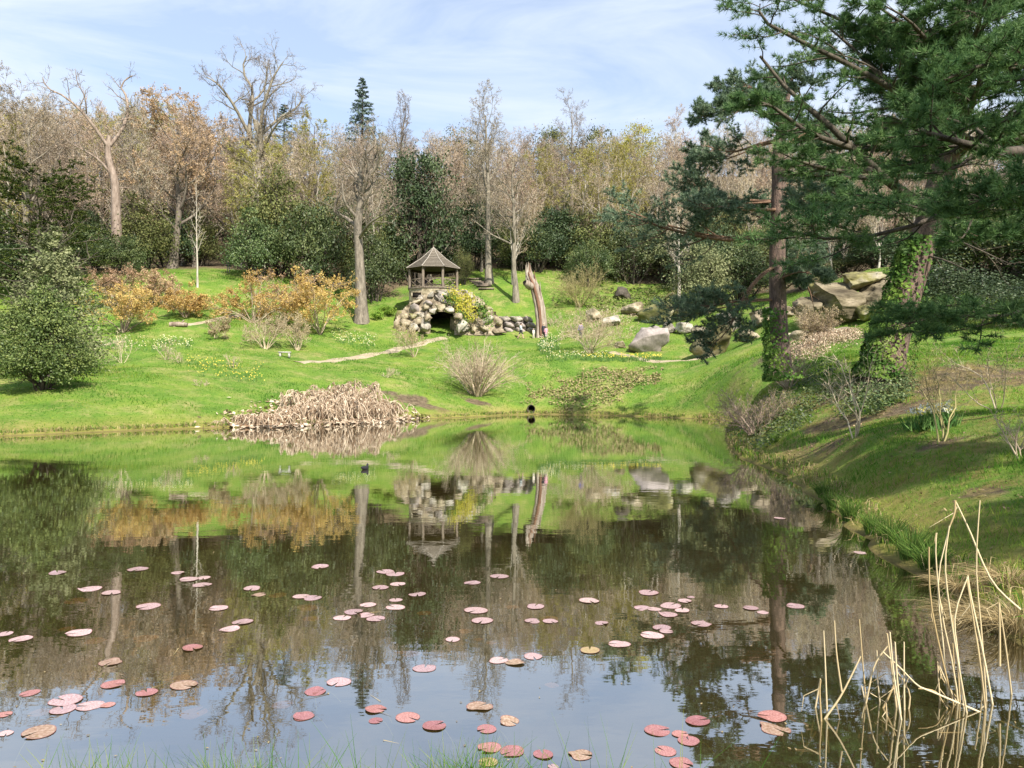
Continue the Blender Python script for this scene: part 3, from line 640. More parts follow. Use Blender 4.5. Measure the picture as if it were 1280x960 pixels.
ever(470, 290, 60, 92, 'leaf_holly', 0, 'green shrub between the grey trunk and the gazebo')
ever(490, 270, 60, 99, 'leaf_olive', 0, 'olive shrub left of the tall dark holly')
ever(560, 270, 55, 101, 'leaf_dark', 1, 'dark evergreen right behind the gazebo')
ever(590, 255, 70, 104, 'leaf_dark', 0, 'dark ivy covered evergreen left of the two tall trunks')
ever(580, 318, 26, 97, 'leaf_olive', 1, 'small bright green shrub at the top of the wooden steps')
ever(672, 285, 70, 103, 'leaf_dark', 1, 'dark evergreen behind the jagged dead snag')
ever(700, 262, 70, 106, 'leaf_dark', 0, 'dark green tree shaped holly right of the two tall trunks', name='holly_tree', cat='tree')
ever(745, 268, 80, 105, 'leaf_olive', 0, 'olive evergreen behind the buff rounded bush')
ever(790, 285, 75, 102, 'leaf_holly', 1, 'dull green rhododendron above the dark cave rock')
ever(735, 312, 60, 99, 'leaf_holly', 1, 'rounded green shrub above the right slope grass')
ever(830, 290, 80, 102, 'leaf_sage', 0, 'sage green shrub left of the pale thin trunk among boulders')
ever(885, 310, 84, 84, 'leaf_sage', 0, 'pale sage green bush below the pine, above the boulders')
ever(880, 290, 80, 97, 'leaf_dark', 1, 'dark evergreen behind the sage green bush')
ever(925, 300, 80, 86, 'leaf_holly', 0, 'green holly left of the red barked pine')
ever(1010, 330, 90, 78, 'leaf_holly', 1, 'green rhododendron above the sandstone outcrop')
ever(1060, 325, 70, 76, 'leaf_ivy' if False else 'leaf_olive', 1, 'sunlit green laurel on top of the sandstone outcrop')
ever(1100, 300, 90, 74, 'leaf_dark', 0, 'dark evergreen to the right of the outcrop top')
ever(1180, 290, 130, 62, 'leaf_dark', 1, 'large dark evergreen behind the ivy clad leaning pine')
ever(1240, 270, 140, 60, 'leaf_olive', 1, 'large olive twiggy evergreen at the right edge')
ever(1320, 260, 160, 56, 'leaf_dark', 0, 'dark evergreen just beyond the right edge')
ever(1200, 340, 120, 52, 'leaf_dark', 1, 'low dark yew behind the sunlit right lawn')
ever(1290, 350, 130, 47, 'leaf_dark', 1, 'low dark shrub at the far end of the right lawn')
ever(30, 300, 90, 80, 'leaf_holly', 0, 'green holly below the yew at the left edge')
ever(-40, 250, 120, 84, 'leaf_dark', 0, 'dark holly just beyond the left edge')
ever(-110, 300, 120, 80, 'leaf_holly', 1, 'green rhododendron just beyond the left edge')
ever(255, 300, 60, 104, 'leaf_olive', 1, 'olive shrub by the far path behind the birch')
ever(430, 300, 50, 99, 'leaf_olive', 0, 'olive shrub behind the grey twisted trunk')
ever(640, 270, 60, 108, 'leaf_holly', 0, 'green holly between the two tall trunks')
ever(960, 285, 90, 92, 'leaf_olive', 0, 'olive green shrub behind the red barked pine')
rv = np.random.default_rng(6)
for d_ in (104, 111, 119, 128, 138):
    px = -150 + rv.random() * 80
    while px < 1350:
        m_, v_, wd = [('leaf_olive', 0, 'olive green'), ('leaf_olive', 1, 'olive green'), ('leaf_holly', 0, 'mid green'), ('leaf_dark', 0, 'dark green'), ('leaf_sage', 0, 'grey green')][rv.integers(5)]
        pb = 480 - (at(px, d_)[2] - CAMH) / d_ * FPX; hh = rv.uniform(4.5, 8.5) * FPX / d_
        ever(px, pb - hh, rv.uniform(48, 80) * 100 / d_, d_ + rv.uniform(-3, 3), m_, v_, '%s shrub under bare trees %s %s' % (wd, ['low in the wood', 'low in the wood', 'midway up the hill', 'midway up the hill', 'high on the hill'][(104, 111, 119, 128, 138).index(d_)], ZONES[bisect(ZX, px)]), group='understorey evergreens in the hillside wood')
        px += rv.uniform(8, 17) * FPX / d_
# yew at the left: layered dark sprays
def yew(seed, H, R):
    rng = np.random.default_rng(seed); gt, gc = Geo(), Geo(); tr = path([(0, 0, -.5), (.1, 0, H * .5), (0, 0, H * .9)], 8)[None]; r = np.linspace(.4, .08, 8)[None]; tubes(gt, tr, r, 8)
    P1, R1 = grow(tr, r, 46, rng, .05, 1., 68, .62, 7, .08, .06, .9, .4, .2, .62); tubes(gt, P1, R1, 4)
    P2, R2 = grow(P1, R1, 9, rng, .2, 1, 48, .42, 5, .1, .03, .6); ribbons(gc, P2, np.full(len(P2), .05), rng)
    P3, R3 = grow(P2, R2, 5, rng, .15, 1, 40, .6, 4, .1, -.02, .8)
    idx = rng.integers(0, len(P3), 46000); p, t, _, _ = sample(P3, idx, rng.random(46000)); leaves(gc, p, t * .2 + A([0, 0, .8]), .24, rng, .35, 1, .5)
    return gt.mesh('trunk', M['bark_dark'], True), gc.mesh('crown', [M['twig_dark'], M['leaf_yew']])
p = at(48, 78); s_y = (P(48, 214, 78)[2] - p[2]) / 12.6; plant('yew_tree', 'dark green layered yew above the rounded holly at left', 'tree', yew(31, 13.5, 6), p, 1., (s_y * 1.05, s_y * 1.05, s_y))

# ------------------------------------------------------------------ trees that stand out on the skyline and along the slope
def special(px, d, pytop, meshes, H, name, label, sx=1., rz=0., base=None):
    p = at(px, d); s = (P(px, pytop, d)[2] - p[2]) / H
    return plant(name, label, 'tree', meshes, p, rz, (s * sx, s * sx, s))
# dead bleached tree (limbs as in the photo, in metres on the picture plane at 100 m)
def im(px, py, px0, py0, d, dy=0.): return A([(px - px0) * d / FPX, dy, (py0 - py) * d / FPX])
d0 = 91; B = at(147, d0); by = 480 - (B[2] - CAMH) / d0 * FPX
q = lambda x, y, dy=0.: im(x, y, 147, by, d0, dy)
dead = deciduous(301, trunk=[q(147, by + 6), q(145, 260), q(143, 225), q(135, 195), q(137, 170)], trad=[.72, .52, .44, .36, .28], rad=.6, k1=0, k2=7, k3=5, k4=4, lr2=.36, lr3=.55, lr4=.6, wig=.34, tw=.045, bark='bark_dead', twig='twig_sky',
    limbs=[([q(136, 185), q(122, 160, -1), q(108, 142, -1.5), q(92, 128, -2), q(72, 118, -2), q(66, 105, -2)], 0.212), ([q(137, 182), q(148, 160, .8), q(152, 135, 1.5), q(147, 112, 2), q(140, 98, 2), q(155, 86, 2)], 0.248),
           ([q(141, 220), q(128, 202, -1), q(112, 192, -2), q(95, 182, -2.5)], 0.177), ([q(108, 142), q(112, 125, -1), q(103, 108, -1), q(100, 90, -1)], 0.094), ([q(146, 235), q(155, 232, 1), q(162, 234, 1)], 0.077),
           ([q(150, 150), q(160, 142, 1), q(158, 135, 1)], 0.071), ([q(92, 128), q(84, 140, -2), q(78, 130, -2)], 0.059), ([q(122, 160), q(110, 162, 0), q(100, 155, .5), q(88, 150, 1)], 0.083)])
plant('dead_tree', 'bleached dead tree with bare antler-like limbs rising above the wood', 'tree', dead, B)
d0 = 101; B = at(320, d0); by = 480 - (B[2] - CAMH) / d0 * FPX
q = lambda x, y, dy=0.: im(x, y, 320, by, d0, dy)
oak = deciduous(302, trunk=[q(322, by + 5), q(323, 235), q(322, 205), q(325, 175), q(318, 150)], trad=[.66, .52, .44, .35, .25], rad=.8, k1=4, t0=.5, ang=50, lr1=.4, k2=10, k3=7, k4=5, k5=3, lr2=.42, lr3=.5, wig=.24, tw=.04, twig='twig_sky', bark='bark_grey', up1=.2,
    limbs=[([q(322, 205), q(312, 170), q(310, 140, 1), q(313, 110, 1), q(300, 85, 1), q(305, 66, 1)], 0.350), ([q(325, 185), q(330, 150, -1), q(340, 125, -2), q(350, 100, -2), q(360, 85, -2)], 0.280), ([q(315, 175), q(300, 140, -2), q(285, 118, -3), q(270, 108, -3)], 0.245),
           ([q(325, 170), q(345, 140, 2), q(362, 125, 3), q(372, 108, 3)], 0.245), ([q(322, 215), q(300, 195, 1), q(285, 185, 2), q(280, 172, 2)], 0.245), ([q(310, 130), q(318, 105, 3), q(325, 80, 3), q(320, 66, 3)], 0.175), ([q(324, 200), q(345, 172, -2), q(362, 158, -3), q(375, 152, -3)], 0.210)])
plant('bare_oak', 'tallest bare oak with a wide open crown against the sky', 'tree', oak, B)
special(247, 85, 208, deciduous(303, H=14, rad=.12, lean=.01, t0=.3, k1=14, ang=30, lr1=.2, k2=4, k3=3, k4=2, tw=.03, twig='twig_pale', bark='bark_pale'), 14, 'birch_tree', 'slender white stemmed birch standing on the grass by the far path')
d0 = 85; B = at(452, d0); by = 480 - (B[2] - CAMH) / d0 * FPX
q = lambda x, y, dy=0.: im(x, y, 452, by, d0, dy)
twisted = deciduous(304, trunk=[q(452, by + 4), q(451, 370), q(449, 320), q(447, 280), q(452, 245), q(450, 215)], trad=[.95, .62, .5, .45, .36, .25], rad=.6, k1=8, t0=.6, ang=50, lr1=.5, k2=7, k3=5, k4=5, k5=2, lr2=.5, wig=.24, tw=.035, twig='twig_sky', bud='bud_buff', nbud=1500, budsize=.13,
    limbs=[([q(448, 285), q(430, 270, 1), q(415, 262, 1), q(422, 240, 1), q(428, 225, 1)], .28), ([q(451, 245), q(462, 225, -1), q(470, 215, -1), q(480, 195, -2), q(478, 175, -2)], .3), ([q(450, 240), q(440, 215, 2), q(445, 195, 3), q(430, 170, 3)], .26), ([q(450, 225), q(455, 195), q(468, 175, 1), q(460, 155, 1)], .24), ([q(448, 300), q(465, 285, -2), q(485, 275, -3), q(498, 262, -3)], .2)])
plant('twisted_tree', 'grey trunked tree with crooked limbs right of the orange azaleas', 'tree', twisted, B)
special(453, 150, 96, conifer(305, 24, 5.6, 170, 'needle_far', leaf=.5, per=34, power=.8), 24, 'spruce_tree', 'lone blue green spruce top piercing the skyline')
special(355, 150, 128, conifer(306, 22, 6.5, 150, 'needle_far', leaf=.5, per=30, power=.8), 22, 'spruce_tree', 'dark spruce half hidden behind the tallest bare oak')
special(503, 116, 112, deciduous(307, H=22, rad=.4, t0=.35, k1=15, ang=34, lr1=.36, k2=7, k3=5, k4=4, k5=2, tw=.045, twig='twig_sky', up1=.14), 22, 'bare_tree', 'reddish bare tree standing above the skyline right of the spruce')
special(612, 97, 108, deciduous(308, H=25, rad=.5, lean=.02, t0=.5, k1=15, ang=44, lr1=.36, k2=7, k3=5, k4=5, k5=2, tw=.035, twig='twig_sky', up1=.14, bud='bud_buff', nbud=2500, budsize=.12), 25, 'bare_oak', 'tall bare oak with a fan shaped crown right of the gazebo')
special(645, 92, 165, deciduous(309, H=20, rad=.38, lean=.02, t0=.35, k1=18, ang=60, lr1=.36, k2=7, k3=5, k4=5, k5=2, tw=.035, twig='twig_sky', bud='bud_buff', nbud=1200, budsize=.13, up1=.02), 20, 'bare_tree', 'brown bare tree with a straight trunk behind the dead snag')
special(712, 118, 112, deciduous(310, H=26, rad=.42, lean=.035, t0=.4, k1=14, ang=40, lr1=.34, k2=7, k3=5, k4=4, k5=2, tw=.045, twig='twig_sky', up1=.12), 26, 'bare_tree', 'tall narrow dark limbed bare tree in the middle of the skyline')
special(845, 128, 130, deciduous(311, H=22, rad=.26, t0=.3, k1=16, ang=30, lr1=.3, k2=7, k3=6, k4=5, tw=.045, twig='twig_red', bark='bark_pale', bud='bud_rust', nbud=2000, budsize=.14), 22, 'birch_tree', 'pinkish bare birch top above the skyline left of the pines')
special(775, 122, 172, deciduous(312, H=20, rad=.2, t0=.12, k1=18, ang=34, lr1=.3, k2=6, k3=5, k4=4, tw=.04, twig='twig_olive', bark='bark_pale', bud='bud_lime', nbud=9000, budsize=.17), 20, 'budding_birch', 'lime green budding birch in the middle right of the wood')
special(795, 158, 146, bushy(313, lob(12, 12, 18, 9, .5), 120, 60, .32, 'bud_lime'), 17.5, 'leafy_tree', 'fresh green tree top on the skyline left of the pinkish birch')
special(685, 165, 152, bushy(314, lob(13, 11, 18, 9, .5), 110, 60, .4, 'leaf_olive'), 17.5, 'leafy_tree', 'dull green conifer like top left of the tall narrow bare tree')
special(740, 162, 154, bushy(315, lob(14, 12, 18, 9, .45), 110, 60, .4, 'leaf_olive'), 17.5, 'leafy_tree', 'dull green tree top right of the tall narrow bare tree')
special(575, 162, 152, bushy(316, lob(15, 11, 18, 9, .45), 110, 60, .32, 'leaf_olive'), 17.5, 'leafy_tree', 'small green tree top behind the fan shaped oak')
special(215, 97, 112, deciduous(317, H=22, rad=.5, t0=.22, k1=18, ang=52, lr1=.46, k2=7, k3=6, k4=5, k5=1, tw=.05, twig='twig_red', bark='bark_grey', bud='bud_rust', nbud=14000, budsize=.19, fall=.45), 22, 'copper_beech', 'domed copper brown beech on the left skyline', 1.1)
special(30, 97, 104, deciduous(318, H=22, rad=.45, t0=.3, k1=15, ang=50, lr1=.44, k2=7, k3=5, k4=5, k5=2, tw=.045, twig='twig_sky', bud='bud_buff', nbud=4000, budsize=.15), 22, 'bare_tree', 'wide bare grey brown tree at the left edge')
special(395, 118, 130, deciduous(319, H=22, rad=.3, t0=.3, k1=14, ang=44, lr1=.34, k2=6, k3=5, k4=4, k5=1, tw=.04, twig='twig_olive', bark='bark_dark', bud='bud_lime', nbud=6000, budsize=.17), 22, 'budding_tree', 'budding yellow green tree right of the tallest bare oak')
special(848, 92, 255, deciduous(320, H=12, rad=.24, lean=.02, t0=.35, k1=14, ang=50, lr1=.3, k2=6, k3=5, k4=4, tw=.035, twig='twig_grey', bark='bark_pale'), 12, 'bare_tree', 'small pale trunked tree on the grass among the boulders')
for px, dd, tp, lb in ((1005, 78, 200, 'pale trunk just right of the red barked pine'), (1043, 75, 180, 'left slim pale trunk on top of the sandstone outcrop'), (1056, 76, 190, 'thick dark trunk on top of the sandstone outcrop'), (1098, 71, 190, 'right pale trunk on top of the sandstone outcrop')):
    special(px, dd, tp, W_PALE[0] if 'pale' in lb else W_BROWN[0], 17.5, 'bare_tree', lb, .8, px)

# ------------------------------------------------------------------ pines on the right
def pine(seed, base, trunk, trad, limbs, kprim, t0, lr, ang, needle, L, w, kn, k2=9, k3=5, tuf=3, flat=.75, lr2=.34, lr3=.34, bark='bark_pine', spread=.75, up=.03, fall=.45, t2=.3, minl=0, bare=(), extra=0):
    rng = np.random.default_rng(seed); base = A(base)
    rel = lambda c: path([A(x) - base for x in c], 9)
    tr = path([A(x) - base for x in trunk], 16)[None]; r = np.interp(np.linspace(0, 1, 16), np.linspace(0, 1, len(trad)), trad)[None]
    gt, gc, gl = Geo(), Geo(), Geo(); tubes(gt, tr, r, 14)
    if extra:
        more = []
        for c, q_ in limbs:
            for e in range(extra):
                o_ = rng.normal(size=3) * A([.35, 1.4, .4]); more.append(([A(x) + o_ * (i_ / (len(c) - 1)) * (1 if i_ else 0) for i_, x in enumerate(c)], q_ * .6))
        limbs = list(limbs) + more
    P1 = np.stack([rel(c) for c, _ in limbs]) if limbs else np.zeros((0, 9, 3)); R1 = np.stack([q_ * np.linspace(1, .2, 9) for _, q_ in limbs]) if limbs else np.zeros((0, 9))
    if kprim:
        a, b_ = grow(tr, r, kprim, rng, t0, .99, ang, lr, 9, .07, up, .92, .38, .18, fall); b_ = np.minimum(b_, .11); P1 = np.concatenate([P1, a]); R1 = np.concatenate([R1, b_])
    tubes(gl, P1, R1, 7)
    if len(bare):
        PB = np.stack([rel(c) for c, _ in bare]); RB = np.stack([q_ * np.linspace(1, .25, 9) for _, q_ in bare]); tubes(gl, PB, RB, 6)
        a, b_ = grow(PB, RB, 5, rng, .3, 1, 45, .35, 5, .2, -.02); tubes(gl, a, np.maximum(b_, .008), 4)
    P2, R2 = grow(P1, R1, k2, rng, t2, 1., 52, lr2, 6, .12, .05, flat, .5, .3, .5, .008); tubes(gl, P2, np.maximum(R2, .009), 4)
    P3, R3 = grow(P2, R2, k3, rng, .25, 1., 45, lr3, 4, .15, .12, flat, .5, .4, .3, .004); ribbons(gc, P3, np.full(len(P3), .016), rng)
    n = len(P3); idx = np.repeat(np.arange(n), tuf); t = np.tile((np.arange(tuf) + 1) / tuf, n) * .98; p, d, _, _ = sample(P3, idx, t)
    needles(gc, p, d + A([0, 0, .25]), kn, L, w, rng, spread, 1)
    return gt.mesh('trunk', M[bark], True), gl.mesh('limbs', M['bark_orange' if needle == 'needle_scots' else 'bark_dark'], True), gc.mesh('needles', [M['twig_dark'], M[needle]])

d0 = 38.; S = at(976, d0)
s_ = lambda x, y, dy=0.: P(x, y, d0 + dy)
sc_t, sc_l, sc_n = pine(401, S, [s_(978, 474), s_(974, 420), s_(972, 360), s_(972, 300), s_(974, 240), s_(973, 195), s_(978, 160), s_(985, 120), s_(992, 92)], [.56, .44, .4, .38, .36, .32, .22, .12, .05],
    [([s_(972, 308), s_(945, 297), s_(905, 300, -1), s_(860, 292, -1.5), s_(820, 282, -2), s_(785, 268, -2)], .14), ([s_(971, 252), s_(930, 250, .5), s_(885, 242, 1), s_(862, 215, 1)], .10), ([s_(972, 262), s_(945, 262, -1.5), s_(905, 258, -3), s_(880, 262, -3.5)], .09),
     ([s_(976, 175), s_(950, 180, -.5), s_(915, 190, -1), s_(882, 182, -1)], .10), ([s_(978, 160), s_(950, 138), s_(915, 132, .5), s_(878, 140, .5)], .10), ([s_(982, 140), s_(960, 118, 1), s_(930, 108, 1), s_(905, 112, 1.5)], .08), ([s_(980, 150), s_(1000, 118, -1), s_(985, 95, -1.5)], .07),
     ([s_(976, 185), s_(1010, 165, 1), s_(1035, 155, 1.5)], .09), ([s_(972, 240), s_(1010, 245, -1), s_(1050, 262, -1.5)], .09), ([s_(973, 330), s_(950, 345, -.5), s_(930, 372, -1), s_(912, 410, -1.2), s_(890, 432, -1.4)], .08),
     ([s_(972, 375), s_(935, 375, -.5), s_(890, 382, -1), s_(845, 388, -1.5)], .07), ([s_(974, 220), s_(1010, 218, 1.5), s_(1045, 228, 2.)], .09), ([s_(972, 270), s_(990, 255, -2), s_(1010, 250, -4)], .08), ([s_(972, 285), s_(950, 272, 2), s_(930, 262, 4)], .08),
     ([s_(978, 165), s_(975, 140, -2), s_(965, 125, -3.2)], .08), ([s_(974, 330), s_(985, 325, 2), s_(1010, 318, 3.5)], .07), ([s_(985, 120), s_(970, 108, 2), s_(960, 100, 3)], .06), ([s_(972, 350), s_(1000, 340, -1.5), s_(1030, 348, -2.5)], .06)],
    0, .5, .3, 60, 'needle_scots', .2, .032, 16, k2=12, k3=8, tuf=4, flat=.8, lr2=.40, lr3=.42, spread=.85, t2=.4, extra=1, bare=[([s_(974, 368), s_(995, 352, -.5), s_(1010, 358, -.6), s_(1018, 388, -.7)], .05), ([s_(973, 215), s_(982, 212), s_(988, 214)], .06), ([s_(974, 225), s_(985, 230, .5), s_(1000, 232, .8)], .05), ([s_(973, 330), s_(940, 360, -1.2), s_(915, 420, -1.5)], .045)])
o = thing('scots_pine', 'red barked pine with flat blue green needle plates above the bank', 'tree', S)
part('trunk', sc_t, o); part('limbs', sc_l, o); part('needles', sc_n, o)

d0 = 26.; S2 = at(1106, d0); b_ = lambda x, y, dy=0.: P(x, y, d0 + dy)
bp_t, bp_l, bp_n = pine(402, S2, [b_(1104, 482), b_(1112, 440), b_(1128, 385), b_(1150, 315), b_(1170, 245), b_(1186, 190), b_(1198, 120), b_(1204, 40), b_(1204, -80), b_(1200, -200)], [.68, .55, .48, .45, .42, .38, .32, .26, .17, .05],
    [([b_(1166, 262), b_(1130, 242, -.3), b_(1095, 212, -.8), b_(1065, 185, -1.2), b_(1030, 150, -1.5), b_(990, 118, -1.5), b_(950, 70, -1.5)], .2), ([b_(1095, 212, -.8), b_(1060, 215, -1.5), b_(1010, 205, -2.5), b_(975, 190, -3)], .1), ([b_(1168, 262), b_(1120, 268, -1.2), b_(1080, 262, -2), b_(1040, 240, -3)], .09),
     ([b_(1065, 185, -1.2), b_(1010, 165, -2), b_(960, 130, -2.5), b_(928, 132, -2.5)], .1), ([b_(1190, 170), b_(1130, 120, -1), b_(1050, 75, -1.5), b_(960, 30, -2), b_(950, 5, -2)], .13), ([b_(1198, 120), b_(1120, 60, 1), b_(1040, 20, 2), b_(970, -10, 2)], .12), ([b_(1185, 195), b_(1120, 165, 2), b_(1040, 150, 3), b_(985, 160, 3.5)], .1)],
    64, .54, .38, 74, 'needle_soft', .22, .021, 18, k2=15, k3=8, tuf=3, flat=.6, lr2=.32, lr3=.34, spread=.8, up=.05, fall=.5, t2=.14,
    bare=[([b_(1160, 290), b_(1195, 300, -1), b_(1230, 315, -1.5), b_(1262, 330, -2)], .05), ([b_(1165, 275), b_(1200, 290, .5), b_(1235, 320, .8), b_(1250, 340, 1)], .045), ([b_(1150, 318), b_(1180, 325, -1), b_(1210, 338, -1.5)], .045), ([b_(1175, 240), b_(1200, 225, -1), b_(1235, 232, -2)], .04), ([b_(1175, 235), b_(1205, 250, .6), b_(1240, 262, 1)], .04), ([b_(1180, 215), b_(1215, 205, -1), b_(1250, 210, -1.5)], .035)])
o = thing('leaning_pine', 'big leaning pine with soft dark needles and a forked trunk', 'tree', S2)
part('trunk', bp_t, o); part('limbs', bp_l, o); part('needles', bp_n, o)

S3 = A([13.2, 13.5, g1(13.2, 13.5)]); v3 = lambda z: A([13.2, 13.5, z])
np_t, np_l, np_n = pine(403, S3, [v3(S3[2] - .5), v3(5), v3(9), v3(13), v3(17)], [.6, .45, .38, .25, .06],
    [([v3(5.6), P(1300, 194, 13.6), P(1255, 190, 13.4), P(1215, 182, 13.2), P(1180, 172, 13.), P(1140, 160, 12.8)], .13), ([v3(5.4), P(1300, 198, 15), P(1240, 238, 14.6), P(1190, 264, 14.3), P(1120, 288, 14.), P(1050, 300, 13.8), P(985, 288, 13.6)], .085),
     ([v3(3.8), P(1310, 385, 14.6), P(1250, 395, 14.2), P(1190, 395, 14), P(1130, 405, 13.8)], .06), ([v3(7), P(1320, 90, 14.4), P(1240, 80, 14), P(1180, 100, 13.8)], .09), ([v3(4.8), P(1320, 290, 15.5), P(1255, 285, 15.3), P(1215, 300, 15.2)], .06), ([v3(4.9), P(1320, 255, 12.6), P(1265, 248, 12.3), P(1225, 250, 12.1)], .05)],
    8, .6, .42, 76, 'needle_soft', .17, .016, 17, k2=18, k3=8, tuf=4, flat=.6, lr2=.24, lr3=.36, spread=.85, up=.05, t2=.35)
o = thing('pine_tree', 'tall pine standing beyond the right edge, shading the near bank', 'tree', (15.5, 1.0, g1(15.5, 1.0)), 2.2, 1.12); part('trunk', sc_t, o); part('limbs', sc_l, o); part('needles', sc_n, o)
o = thing('overhanging_pine', 'dark pine leaning in from the right edge with long drooping branches', 'tree', S3)
part('trunk', np_t, o); part('limbs', np_l, o); part('needles', np_n, o)

# ivy on trunks
def ivy_on(ctrl, rads, n, size, seed, bias, m='leaf_ivy', lo=.0):
    rng = np.random.default_rng(seed); c = path(ctrl, 30)[None]; t = rng.random(n) ** 1.5; p, tn, i0, _ = sample(c, np.zeros(n, int), t)
    r = np.interp(t, np.linspace(0, 1, len(rads)), rads); a = bias + rng.normal(size=n) * np.where(rng.random(n) < .5, .6, 1.3) * (1.1 - .6 * t)
    u = nrm(np.cross(tn, A([0, 1., 0]))); w_ = np.cross(tn, u); d = u * np.cos(a)[:, None] + w_ * np.sin(a)[:, None]
    thick = r * (1 + .22 * vnoise(a * 2, t * 12, 1., 3)) + rng.random(n) * .12
    g_ = Geo(); leaves(g_, p + d * thick[:, None], d + A([0, 0, .3]), size, rng, .85, 0, .45, vnoise(a * 2, t * 14, 1., 4)); return g_.mesh('ivy', M[m])
me = ivy_on([b_(1104, 476), b_(1112, 440), b_(1128, 385), b_(1146, 325), b_(1154, 300)], [.84, .68, .58, .52, .46], 5200, .12, 61, .1, 'leaf_ivy')
single('ivy', me, 'bright green ivy climbing the leaning pine trunk', 'ivy')
me = ivy_on([s_(978, 474), s_(974, 430), s_(972, 385)], [.5, .40, .36], 1500, .10, 62, .3, 'leaf_ivy')
single('ivy', me, 'dark ivy around the foot of the red barked pine', 'ivy')

# ------------------------------------------------------------------ shrubs
def holly_near():
    lobes = [((0, 0, 1.7), (2.2, 2.1, 1.9)), ((-1.3, .3, 1.5), (1.3, 1.3, 1.3)), ((1.3, -.2, 1.4), (1.3, 1.2, 1.2)), ((.5, -.6, 3.2), (1.5, 1.4, 1.2)), ((-.8, .2, 3.3), (1.5, 1.4, 1.3)), ((0, 0, 4.4), (1.1, 1.1, 1.1)), ((.1, .1, 5.4), (.6, .6, .9)), ((.6, -.9, 1.0), (1.2, 1., .9)), ((-.6, -1.1, 1.2), (1.2, 1., 1.))]
    return bushy(501, lobes, 400, 80, .13, 'leaf_bush', sr=.2)
plant('holly_bush', 'rounded glossy holly bush on the lawn by the water at left', 'bush', holly_near(), at(52, 42), .4, (1.0, 1.0, .98))
plant('conical_shrub', 'pale grey green conical shrub rising behind the rounded holly bush', 'shrub', bushy(502, [((0, 0, 2.0), (2.2, 2.2, 2.2)), ((0, 0, 4.2), (1.7, 1.7, 1.8)), ((.1, 0, 6.2), (1.1, 1.1, 1.6)), ((0, 0, 7.8), (.55, .55, 1.1))], 200, 60, .16, 'leaf_sage', sr=.26, twig=4), at(66, 48), 0, (1.3, 1.3, 1.04))
AZ = [(155, 352, 85, 66, 'orange leaved azalea nearest the rounded holly bush'), (232, 362, 45, 72, 'small orange azalea right of the first azalea, on open grass'), (316, 342, 125, 75, 'broad orange azalea in front of the rhododendrons'),
      (400, 342, 105, 77, 'golden azalea just left of the grey twisted trunk'), (140, 336, 60, 76, 'rust coloured azalea at the back left under the hollies'), (205, 340, 65, 77, 'rust coloured azalea at the back left, right of its twin'), (360, 345, 60, 80, 'rust tinted azalea between the two broad azaleas')]
for i, (px, top, w, d, lb) in enumerate(AZ):
    p = at(px, d); H = P(px, top, d)[2] - p[2]; W = mpx(w, d)
    ms = shrub(520 + i, 12, H * 1.05, W / H * .8, .055, .13, 6, 6, 3, .03, .5, 'twig_brown', 'leaf_azalea' if 'rust' not in lb else 'bud_rust', 7500 if w < 100 else 10500, .17, .05, layer=.85)
    plant('azalea', lb, 'shrub', ms, p, i, 1, 'azaleas on the slope', 'stems')
BS = [(332, 392, 84, 66, 'tall pale bare shrub in front of the broad orange azalea', 13, .6, 'twig_pale'), (268, 398, 70, 66, 'bare pale shrub with a leaning stem left of the tall pale shrub', 7, .8, 'twig_pale'), (372, 392, 60, 68, 'bare pale shrub beside the small stone bench', 9, .7, 'twig_pale'),
      (518, 402, 60, 71, 'thin bare shrub above the path left of the grotto mouth', 6, .7, 'twig_pale'), (482, 455, 34, 58, 'tiny pale bare shrub behind the heap of dead leaves', 6, .9, 'twig_pale'), (152, 415, 36, 54, 'thin bare sapling on the bright left lawn', 5, .5, 'twig_pale'),
      (208, 425, 26, 56, 'small bare sapling in the middle of the left lawn', 5, .7, 'twig_pale'), (225, 438, 22, 55, 'very small bare sapling on the left lawn near the daffodils', 5, .8, 'twig_pale'), (252, 470, 22, 48, 'small white stemmed sapling near the left shore', 5, .8, 'twig_pale'), (290, 440, 26, 55, 'small bare sapling below the leaning pale shrub', 5, .8, 'twig_pale'),
      (725, 335, 72, 90, 'buff rounded bush on the slope right of the dead snag', 22, .75, 'twig_olive'), (738, 388, 90, 71, 'tan bare shrub spreading over the daffodils', 16, .9, 'twig_pale'), (1020, 385, 64, 52, 'dense brown twiggy bush in front of the sandstone outcrop', 22, .75, 'twig_brown'),
      (690, 392, 40, 86, 'low tan shrub at the foot of the dead snag', 12, .8, 'twig_pale')]
for i, (px, top, w, d, lb, n_, sp_, tg) in enumerate(BS):
    p = at(px, d); H = P(px, top, d)[2] - p[2]; W = mpx(w, d); big = w > 55
    ms = shrub(560 + i, n_, H * 1.05, min(W / H * .62, 1.6), .012 + .007 * H, .16, 7, 6 if big else 5, 4 if big else 2, .02 if d < 60 else .026, .5, tg, 'bud_buff' if big else None, 4500, .09)
    plant('bare_shrub', lb, 'shrub', ms, p, i, 1, 'bare shrubs on the lawn', 'stems')
p = at(596, 59.5); plant('willow_bush', 'fountain shaped bare bush at the centre of the far bank', 'shrub', shrub(590, 60, 4.6, 1.05, .05, .05, 6, 5, 3, .022, .42, 'twig_pale', 'bud_buff', 2500, .07, .05, .03, .45), p, 0, 1, None, 'stems')
p = at(948, 28); plant('twiggy_bush', 'dark brown twiggy bush leaning over the water by the pine', 'shrub', shrub(591, 40, 1.9, 1.3, .02, .12, 6, 5, 4, .012, .5, 'twig_brown', 'bud_lime', 1500, .045, .06, .02, .5), p, 0, (1, 1, 1), None, 'stems')
